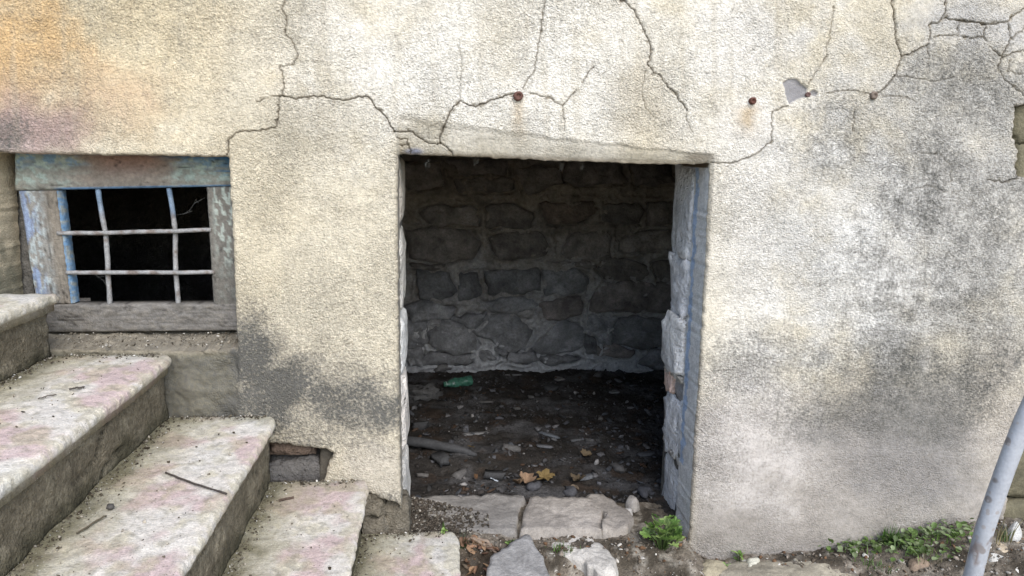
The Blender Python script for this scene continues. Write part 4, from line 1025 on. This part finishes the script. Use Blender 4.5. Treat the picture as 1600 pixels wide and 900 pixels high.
SPOT = [(840, 671), (855, 667), (868, 669), (885, 662), (808, 640), (938, 655), (962, 670), (940, 712), (970, 700), (980, 701), (705, 692), (830, 622), (873, 592), (905, 600), (960, 612), (990, 604), (760, 672), (742, 622), (890, 655), (1010, 700), (905, 742), (930, 744), (770, 611), (720, 638), (1000, 660), (920, 690), (660, 745), (665, 680), (700, 650), (870, 640), (985, 640), (780, 655)]
for i, (a, b) in enumerate(SPOT):
    x, y, z = cell(a, b); place("rubble_chip", pale[i % 7], x, y, z + .005, random.uniform(0, 6), "small pale rubble chip lying on the dark cellar floor", "rubble", "pale rubble chips on the cellar floor", random.uniform(-.3, .3))
for i, (a, b, lab) in enumerate([(833, 762, "sooty stone between the two brown leaves behind the threshold"), (775, 747, "sooty stone beside the white paper scrap"), (720, 742, "dark stone behind the left threshold slab, right of the pole"), (642, 577, "dark stone in the back left corner beside the left jamb"),
        (655, 668, "dark stone half buried below the grey cloth"), (800, 702, "dark stone right of the split grey board piece"), (890, 772, "dark stone in front of the crumpled pale brown leaf"), (690, 722, "dark stone just in front of the half buried pole"), (965, 732, "dark stone beside the grey slate flake"),
        (1008, 770, "dark stone behind the small grey stone at the threshold's right end"), (860, 610, "dark stone behind the narrow lath in the far middle of the cellar"), (935, 586, "dark stone at the foot of the back wall, left of the pale rounded stone")]):
    x, y, z = cell(a, b); place("rubble_stone", dark[i % 3], x, y, z + .008, random.uniform(0, 6), lab, "stone", "sooty stones on the cellar floor", random.uniform(-.3, .3))
x, y, z = cell(997, 583); place("pale_stone", chip_mesh("pale_stone", (.09, .07, .06), 921, np.array((.32, .31, .30)), M_ROCK, 3, .2), x, y, z + .02, .4, "pale rounded stone by the back wall beneath the leaning stick", "stone")
# wooden splinters
def sliver(nm, size, seed, colr): return chip_mesh(nm, size, seed, np.array(colr), M_WOOD, 3.2, .16)
for a, b, L_, wd, rz, c, lab in [(745, 680, .15, .035, .15, (.17, .165, .16), "split grey board piece lying in the middle of the cellar floor"), (858, 682, .13, .03, -.75, (.12, .13, .14), "dark curved bark strip beside the cluster of white pebbles"), (918, 748, .10, .045, .5, (.13, .135, .14), "grey slate flake near the right end of the threshold"),
                             (900, 690, .06, .03, .2, (.11, .11, .11), "short grey wood scrap behind the curled brown leaf"), (800, 588, .13, .012, .03, (.14, .135, .13), "thin pale lath lying along the back wall"), (960, 615, .07, .03, .1, (.16, .16, .155), "flat grey shard in the far right of the cellar"), (1010, 712, .09, .045, .3, (.09, .09, .092), "broad dark flake beside the right jamb"),
                             (875, 595, .07, .035, .4, (.17, .16, .15), "buff shard on the cellar floor below the slanted wall stone"), (760, 630, .09, .02, .0, (.09, .085, .08), "narrow dark lath behind the crushed green bottle"), (850, 700, .08, .03, -.3, (.12, .12, .125), "grey bark flake behind the yellow leaf")]:
    x, y, z = cell(a, b); place("wood_scrap", sliver("wood_scrap", (L_, wd, .012), 930 + int(a), c), x, y, z + .008, rz, lab, "scrap")
# long half buried pipe-like root at left
x0, y0, z0 = cell(640, 704); x1, y1, z1 = cell(745, 712)
P = [(x0 - .05, y0 + .01, z0 + .02)] + [(x0 + (x1 - x0) * t, y0 + (y1 - y0) * t, .045 - .03 * t * t + z0) for t in np.linspace(0, 1, 10)]
V, Fc = tube(P, [.022] * 8 + [.018, .014, .008], 10); V = V + .003 * fbm3(V * 40, 941, 2)[:, None]; o = np.array((x0, y0, z0))
ob = link("wooden_pole", make_mesh("wooden_pole", V - o, Fc, M_WOOD, np.tile((.055, .055, .056), (len(V), 1)))); ob.location = o
tag(ob, "grey wooden pole half buried in the cellar dirt beside the left jamb", "pole")
# dark stick leaning on the back wall
a = cell(990, 574); b = on(1, 2.06, 1036, 528); P = np.linspace(np.array(a), b + np.array((.05, 0, .05)), 8)
V, Fc = tube(P, .018, 8); ob = link("stick", make_mesh("stick", V - P[0], Fc, M_WOOD, np.tile((.018, .016, .014), (len(V), 1)))); ob.location = P[0]
tag(ob, "dark wooden stick leaning against the cellar back wall at the right", "stick")

a = on(1, .30, 112, 474); place("rubble_stone", chip_mesh("rubble_stone", (.09, .10, .12), 925, alb((150, 144, 136)), M_ROCK, 4, .25), a[0] + .02, .30, .715, .3, "grey stone on the inner ledge in the bottom left pane of the barred window", "stone")
# bottles
def bottle(px, py, L_, rz, mat, label, cap, seed, crush):
    x, y, z = cell(px, py); root = tag(empty("plastic_bottle", (x, y, z)), label, "bottle"); root.rotation_euler = (0, 0, rz)
    prof = [(0, .0), (0.01, .022), (.03, .030), (.25, .031), (.5, .029), (.66, .030), (.78, .024), (.88, .014), (.96, .0125)]
    t = np.linspace(0, .96, 30); R = np.interp(t, [p[0] for p in prof], [p[1] for p in prof]); V = []
    for tt_, rr in zip(t, R):
        for a in np.linspace(0, 2 * pi, 16, endpoint=False):
            q = np.array(((tt_ - .5) * L_, rr * cos(a), rr * sin(a)))
            q[2] *= 1 - crush * math.exp(-((tt_ - .45) / .2) ** 2) * (.6 + .4 * cos(a * 2)); q[1:] *= 1 + .16 * crush * float(noise3(q * 50, seed)); q[2] += .004 * float(noise3(q * 30, seed + 3)) + .024
            V.append(q)
    me = make_mesh("body", V, [tuple(f) for f in grid_faces(30, 16, True).tolist()] + [tuple(range(15, -1, -1)), tuple(29 * 16 + j for j in range(16))], mat); link("body", me, root)
    if cap:
        V, Fc = tube([(.455 * L_, 0, .024), (.49 * L_, 0, .024), (.515 * L_, 0, .024)], .0145, 14); link("cap", make_mesh("cap", V, Fc, M_CHIP, np.tile((.06, .16, .11), (len(V), 1))), root)
        V, Fc = tube([(.43 * L_, 0, .024), (.44 * L_, 0, .024)], .0155, 14); link("ring", make_mesh("ring", V, Fc, M_CHIP, np.tile((.3, .36, .32), (len(V), 1))), root)
bottle(716, 604, .17, 3.5, M_BOTTLE, "crushed light green plastic bottle lying on the cellar floor", True, 951, .45)
bottle(726, 577, .24, .25, M_BOTTLE_DK, "dark green plastic bottle lying against the back wall", False, 955, .5)
# crumpled cloth and bag
def crumple(px, py, s, label, cat, name, colr, seed):
    x, y, z = cell(px, py); V, Fc = lump(s, seed, .55, 2.2, 26, 14, 2.4); V[:, 2] = np.maximum(V[:, 2], -s[2] * .35); V += (.09 * min(s) * fbm3(V * 60, seed + 2, 3))[:, None]
    me = make_mesh(name, V, Fc, M_MORTAR, np.tile(colr, (len(V), 1))); orient(me); o = link(name, me); o.location = (x, y, z + s[2] * .3); tag(o, label, cat); return o
crumple(660, 622, (.19, .12, .09), "crumpled dark grey cloth on the cellar floor beside the left jamb", "cloth", "cloth", (.085, .083, .08), 961)
crumple(691, 580, (.085, .07, .07), "crumpled grey bag in front of the dark green bottle", "bag", "bag", (.15, .145, .14), 963)

# leaves: dry
def leaf_mesh(nm, L_, w, lobes, colr, seed, curl=.3, mat=M_LEAF_DRY):
    rr = np.random.default_rng(seed); n = 8 * max(1, lobes) if lobes > 1 else 14
    V = [(0, 0, 0)]; 
    for i in range(n):
        a = -pi + 2 * pi * i / n
        if lobes > 1: rad = .5 * (0.62 + .38 * abs(cos(a * lobes / 2))) * (1 - .35 * (abs(a) > 2.6))
        else: rad = .5 * (1 - .45 * abs(sin(a)) ** 1.3)
        rad *= 1 + .06 * rr.normal(); xx, yy = rad * cos(a) * L_, rad * sin(a) * (w if lobes > 1 else w * 1.2)
        V.append((xx, yy, curl * (abs(yy) * 1.1 + .6 * (xx / L_) ** 2 * L_ * .6) + .04 * L_ * rr.normal()))
    for i in range(n): V.append((V[i + 1][0] * .5, V[i + 1][1] * .5, V[i + 1][2] * .45 + .01 * L_ * rr.normal()))
    Fc = [(0, n + 1 + i, n + 1 + (i + 1) % n) for i in range(n)] + [(n + 1 + i, 1 + i, 1 + (i + 1) % n, n + 1 + (i + 1) % n) for i in range(n)]
    return make_mesh(nm, V, Fc, mat, np.tile(colr, (len(V), 1)))
DRY = [(851, 751, .085, 5, (.36, .25, .10), "lobed yellow brown leaf lying near the middle of the threshold's back edge", .3), (822, 758, .085, 3, (.33, .22, .14), "curled tan leaf left of the yellow brown leaf", .9), (808, 762, .05, 3, (.30, .2, .12), "small folded tan leaf behind the threshold crack", .9),
       (905, 757, .075, 5, (.25, .19, .12), "pale brown crumpled leaf behind the ragged third threshold stone", .7), (898, 768, .05, 1, (.22, .17, .12), "small brown leaf in front of the crumpled pale brown leaf", .5), (915, 718, .055, 3, (.23, .17, .10), "curled brown leaf in the open right half of the cellar floor", .8),
       (743, 752, .05, 1, (.30, .17, .09), "narrow orange brown leaf near the left threshold slab", .6), (735, 704, .035, 1, (.26, .17, .05), "little ochre leaf at the end of the buried wooden pole", .3), (1003, 732, .04, 1, (.17, .10, .07), "small reddish brown leaf beside the right jamb", .5)]
for i, (a, b, L_, lb, c, lab, cu) in enumerate(DRY):
    x, y, z = cell(a, b); place("fallen_leaf", leaf_mesh("fallen_leaf", L_, L_ * (.9 if lb > 1 else .5), lb, tuple(np.array(c) * .55), 970 + i, cu), x, y, z + .018, i * 1.3, lab, "leaf", "dry leaves on the cellar floor", .25, -.1)
x, y, z = cell(772, 758); place("paper_scrap", leaf_mesh("paper_scrap", .05, .024, 1, (.62, .68, .74), 985, .5), x, y, z + .02, 2.2, "white scrap of paper among the dark debris behind the threshold", "paper", None, .3)

# dry leaf litter and a rusty loop between the last step and the wedge stone
def ground_pt(px, py, dz=0):
    p = G(px, py, -.06); 
    for _ in range(4): p = G(px, py, float(ground_h(*p)))
    return p[0], p[1], float(ground_h(*p)) + dz
lm = [leaf_mesh("fallen_leaf", .035, .02, 1, c, 990 + i, .8) for i, c in enumerate([(.22, .13, .08), (.30, .19, .11), (.16, .09, .06)])]
for i in range(46):
    a, b = random.uniform(722, 775), random.uniform(862, 935)
    x, y, z = ground_pt(a, b); place("fallen_leaf", lm[i % 3], x, y, z + .008 + .012 * random.random(), random.uniform(0, 6), "small curled brown leaf in the litter between the last step and the grey wedge stone", "leaf", "brown leaf litter by the last step", random.uniform(-.6, .6), random.uniform(-.6, .6))
q = [ground_pt(*p, .022) for p in ((728, 868), (745, 872), (762, 872), (766, 878), (757, 882), (740, 880), (730, 874))]
V, Fc = tube(np.array(q), .006, 8); ob = link("root", make_mesh("root", V - np.array(q[0]), Fc, M_WOOD, np.tile((.20, .15, .11), (len(V), 1)))); ob.location = q[0]; tag(ob, "bent brown root loop among the leaf litter beside the last step", "root")
q = [ground_pt(*p, .01) for p in ((730, 858), (748, 866), (768, 880), (778, 890))]
V, Fc = tube(np.array(q), .004, 6); ob = link("twig", make_mesh("twig", V - np.array(q[0]), Fc, M_WOOD, np.tile((.16, .12, .09), (len(V), 1)))); ob.location = q[0]; tag(ob, "thin brown twig crossing the leaf litter beside the last step", "twig")
# twigs and chips on the steps
def twig(pts, z, rad, colr, label, seed):
    q = np.array([(*G(a, b, z + .004), z + .005) for a, b in pts]); t = np.linspace(0, 1, 14); P = np.stack([np.interp(t, np.linspace(0, 1, len(q)), q[:, k]) for k in range(3)], 1)
    P[:, 2] += .003 * np.abs(noise2(t * 5, t * 0, seed)); P[:, 0] += .002 * noise2(t * 7, t * 0 + 3, seed)
    V, Fc = tube(P, rad * (1 + .3 * noise2(t * 9, t * 0, seed + 1)), 7); o = link("twig", make_mesh("twig", V - P[0], Fc, M_WOOD, np.tile(colr, (len(V), 1)))); o.location = P[0]; tag(o, label, "twig")
twig([(259, 739), (272, 745), (310, 759), (354, 772)], .455, .0026, (.055, .045, .038), "dark straight twig lying across the third step from the top", 1001)
twig([(120, 834), (133, 827), (150, 815), (166, 807)], .455, .0022, (.09, .075, .05), "thin curved twig near the lower end of the third step from the top", 1003)
twig([(108, 609), (120, 607), (132, 606)], .655, .0026, (.07, .06, .05), "short dark twig on the second step from the top", 1005)
twig([(60, 624), (74, 620), (88, 617)], .655, .0016, (.10, .085, .07), "faint thin twig left of the short dark one on the second step", 1007)
twig([(436, 783), (447, 780), (459, 778)], .235, .0036, (.09, .06, .045), "brown bark sliver on the fourth step near the wall notch", 1009)
p = G(172, 797, .455); ob = place("pebble", chip_mesh("pebble", (.018, .016, .012), 1011, np.array((.07, .065, .06))), p[0], p[1], .463, 0, "single dark pebble on the third step from the top", "pebble")

# ------------------------------------------------------------------ green plants
def blade(p0, d, L_, w, bend, r):
    t = np.linspace(0, 1, 6); up_ = np.array((0, 0, 1.0)); d = np.array(d); s = np.cross(d, up_); s /= np.linalg.norm(s) + 1e-9; V = []
    for k in t:
        c = np.array(p0) + up_ * L_ * k * (1 - .3 * bend * k) + d * L_ * bend * k * k; ww = w * (1 - k) ** .7 * .5 + .0002
        V += [c - s * ww, c + s * ww]
    return np.array(V), [(2 * i, 2 * i + 1, 2 * i + 3, 2 * i + 2) for i in range(5)]
def grass(name, spots, hgt, n, colr, label, cat, kind=None, seed=1, spread=.03):
    r = np.random.default_rng(seed); V, Fc, C = [], [], []; k = 0
    for (a, b) in spots:
        x, y, z = ground_pt(a, b)
        for _ in range(n):
            th = r.uniform(0, 2 * pi); p = (x + r.normal(0, spread), min(y + r.normal(0, spread * .5), -.012), z - .006)
            v, f = blade(p, (cos(th), sin(th), 0), hgt * r.uniform(.45, 1.1), .0035 * r.uniform(.7, 1.3), r.uniform(.1, .7), r)
            v[:, 1] = np.minimum(v[:, 1], -.006)
            V.append(v); Fc += [tuple(i + k for i in q) for q in f]; k += len(v); C.append(np.tile(np.array(colr) * r.uniform(.6, 1.5), (len(v), 1)))
    V = np.vstack(V); o0 = np.array(ground_pt(*spots[0])); o = link(name, make_mesh(name, V - o0, Fc, M_LEAF, np.vstack(C))); o.location = o0
    return tag(o, label, cat, None, kind)
grass("grass_tuft", [(1378, 850), (1390, 851), (1400, 850)], .085, 22, (.075, .15, .03), "tall bright grass tuft growing against the foot of the right wall", "grass", None, 31, .012)
grass("grass_tuft", [(1350, 860), (1420, 858), (1460, 848), (1330, 862), (1440, 868), (1490, 846)], .05, 9, (.10, .17, .04), "straggly grass blades growing through the round leaved weeds at the right wall", "grass", "stuff", 38, .03)
grass("grass_tuft", [(725, 868), (722, 880)], .055, 26, (.06, .09, .035), "dark grass tuft squeezed beside the last step", "grass", None, 32, .010)
grass("grass_tuft", [(1365, 886), (1380, 892), (1350, 880)], .035, 22, (.08, .14, .03), "low grass tuft below the leafy weeds at the right", "grass", None, 33, .02)
grass("grass_tuft", [(875, 884), (890, 892), (868, 875)], .030, 14, (.09, .16, .03), "short grass tuft between the grey wedge stone and the pale slab", "grass", None, 34, .014)
grass("grass_tuft", [(1572, 846), (1567, 848)], .055, 14, (.09, .15, .03), "little grass tuft beside the upright whitish stone", "grass", None, 35, .008)
grass("dry_stalks", [(1440, 885), (1470, 880)], .06, 7, (.22, .19, .11), "dry pale stalks below the leafy weeds left of the pipe", "dry stalks", None, 36, .02)
grass("dry_stalks", [(1560, 850), (1572, 848)], .12, 6, (.22, .19, .11), "dry pale stalks standing right of the pipe against the wall end", "dry stalks", None, 37, .015)
# ground cover of small round leaves
def cover():
    r = np.random.default_rng(41); V, Fc, C = [], [], []; k = 0
    spots = []
    for (a, b, sa, sb, m) in [(1335, 860, 24, 6, 40), (1385, 856, 30, 8, 60), (1425, 853, 26, 11, 95), (1465, 840, 26, 7, 70), (1505, 834, 14, 6, 40), (1425, 870, 20, 7, 35), (1475, 872, 24, 7, 25), (1310, 858, 14, 4, 14)]:
        spots += [(r.normal(a, sa), r.normal(b, sb)) for _ in range(m)]
    for (a, b) in spots:
        b = max(b, 818 if a > 1400 else 840); x, y, z = ground_pt(a, b); y = min(y, -.015); L_ = r.uniform(.010, .026); n = 7
        th = r.uniform(0, 2 * pi); tilt = r.uniform(-.7, .9); h = r.uniform(.006, .035)
        ring = [(L_ * .5 * (1 + cos(t)) , L_ * .40 * sin(t), .18 * L_ * abs(sin(t))) for t in np.linspace(0, 2 * pi, n, endpoint=False)]
        v = np.array([(L_ * .5, 0, 0)] + ring); ct, st_ = cos(tilt), sin(tilt); v = np.stack([v[:, 0] * ct - v[:, 2] * st_, v[:, 1], v[:, 0] * st_ + v[:, 2] * ct], 1)
        v = np.stack([v[:, 0] * cos(th) - v[:, 1] * sin(th), v[:, 0] * sin(th) + v[:, 1] * cos(th), v[:, 2]], 1) + np.array((x, y, z + h)); v[:, 1] = np.minimum(v[:, 1], -.006)
        V.append(v); Fc += [(k, k + 1 + i, k + 1 + (i + 1) % n) for i in range(n)]; k += n + 1
        c = np.array((.10, .16, .045)) if r.uniform() < .6 else np.array((.19, .24, .13)); C.append(np.tile(c * r.uniform(.6, 1.35), (n + 1, 1)))
    o = link("weed_cover", make_mesh("weed_cover", np.vstack(V), Fc, M_LEAF, np.vstack(C))); tag(o, "low cover of small round green leaves at the foot of the right wall", None, None, "stuff")
cover()
# bright plant at the corner of the doorway, every leaf a part
lob = [leaf_mesh("leaf", .046, .046, 5, c, 1100 + i, .35, M_LEAF) for i, c in enumerate([(.18, .29, .07), (.11, .20, .05), (.26, .36, .13)])]
def plant(name, px, py, h, spread, nl, label, meshes, seed, size=1.0):
    r = random.Random(seed); x, y, z = ground_pt(px, py); root = tag(empty(name, (x, y, z)), label, "plant")
    V, Fc, k = [], [], 0
    for i in range(nl):
        th = r.uniform(0, 2 * pi); rad = spread * math.sqrt(r.random()); e = np.array((rad * cos(th), rad * sin(th) * .7, h * (1 - .55 * (rad / spread) ** 2) * r.uniform(.45, 1.05)))
        if y + e[1] > -.02: e[1] = -.02 - y
        o = link("leaf", meshes[i % len(meshes)], root); o.location = e; o.rotation_euler = (r.uniform(-.6, .6), -r.uniform(.0, .9), th); o.scale = (size * r.uniform(.7, 1.2),) * 3
        v, f = tube([(e[0] * .15, e[1] * .15, -.01), (e[0] * .6, e[1] * .6, e[2] * .7), tuple(e)], .0011, 5); V.append(v); Fc += [tuple(j + k for j in q) for q in f]; k += len(v)
    link("stem", make_mesh("stem", np.vstack(V), Fc, M_LEAF, np.tile((.13, .2, .06), (k, 1))), root)
plant("leafy_weed", 1034, 858, .125, .062, 36, "bright green lobed plant growing at the right corner of the doorway", lob, 51, .85)
oval = [leaf_mesh("leaf", .040, .022, 1, c, 1110 + i, .4, M_LEAF) for i, c in enumerate([(.18, .30, .07), (.22, .33, .10)])]
plant("seedling", 692, 803, .040, .015, 5, "tiny green seedling sprouting from the left threshold slab", oval, 52, .75)
plant("small_weed", 1155, 872, .035, .028, 7, "small pale green weed at the foot of the wall right of the doorway", oval, 53, .85)
plant("small_weed", 798, 842, .02, .018, 8, "tiny weed behind the pointed grey stone", oval, 54, .5)
plant("small_weed", 1135, 890, .02, .018, 7, "little weed between the yellowish rock and the mossy rock", oval, 55, .5)
plant("small_weed", 1010, 815, .03, .03, 6, "few small leaves behind the bright lobed plant", oval, 56, .5)

# ================================================================== LEANING PIPE in front
YP = -.95
path = [on(1, YP, *p) for p in ((1520, 900), (1537, 831), (1553, 783), (1570, 735), (1584, 697), (1598, 662), (1613, 628), (1630, 592), (1650, 552))]
d = path[0] - path[1]; d /= np.linalg.norm(d)
zgp = float(ground_h(path[0][0], YP)); k = (path[0][2] - zgp + .08) / -d[2]
full = [path[0] + d * k] + path
full += [path[-1] + (path[-1] - path[-2]) * s for s in (2, 5)]
full = np.array(full); s = np.r_[0, np.cumsum(np.linalg.norm(np.diff(full, axis=0), axis=1))]; t = np.linspace(0, s[-1], 160)
P = np.stack([np.interp(t, s, full[:, i]) for i in range(3)], 1)
for _ in range(6): P[1:-1] = .25 * P[:-2] + .5 * P[1:-1] + .25 * P[2:]
V, Fc = tube(P, .0172 * (1 + .01 * noise2(t * 20, t * 0, 1201)), 24); V = V + (.0006 * fbm3(V * 45, 1203, 3))[:, None]
C = np.tile(alb((172, 174, 178)), (len(V), 1)); C = mixc(C, alb((142, 143, 147)), .7 * sstep(0, .4, fbm3(V * np.array((30, 30, 8)), 1204, 3))); C = mixc(C, alb((120, 96, 80)), .7 * sstep(.35, .6, fbm3(V * np.array((50, 50, 16)), 1207, 3)))
base = full[0]
ob = link("metal_pipe", make_mesh("metal_pipe", V - base, Fc, M_PIPE, C)); ob.location = base
tag(ob, "leaning pale grey metal pipe rail with flaking paint at the right edge", "pipe")

# cobwebs: thin threads in the window and under the lintel
def web(name, threads, label):
    V, Fc, k = [], [], 0; o0 = np.array(threads[0][0])
    for th in threads:
        v, f = tube(np.array(th) - o0, .00032, 4); V.append(v); Fc += [tuple(i + k for i in q) for q in f]; k += len(v)
    o = link(name, make_mesh(name, np.vstack(V), Fc, M_WEB)); o.location = o0; tag(o, label, "cobweb")
web("cobweb", [[on(1, .15, *p) for p in pts] for pts in ([(275, 336), (288, 334), (297, 328), (303, 318), (320, 309)], [(288, 334), (300, 330)], [(303, 318), (306, 312), (310, 318)])], "thin cobweb thread in the top right pane of the barred window")
web("cobweb", [[on(1, .15, *p) for p in pts] for pts in ([(150, 430), (158, 436), (166, 440)], [(152, 433), (163, 432)], [(160, 437), (168, 448)])], "little cobweb in the bottom left of the barred window")
rr = random.Random(5)
for (a, b, lab) in ((668, 258, "pale cobweb tuft hanging at the left end under the lintel"), (744, 254, "small cobweb tuft under the lintel below the rusty bolt"), (877, 262, "left one of two close cobweb tufts under the middle of the lintel"), (908, 261, "right one of two close cobweb tufts under the middle of the lintel")):
    th = []
    for _ in range(9):
        c = [(a + rr.uniform(-5, 5), b - 9), (a + rr.uniform(-4, 4), b - 2 + rr.uniform(-3, 3)), (a + rr.uniform(-4, 4), b + rr.uniform(0, 6))]; th.append([on(1, .12, *p) for p in c])
    web("cobweb", th, lab)
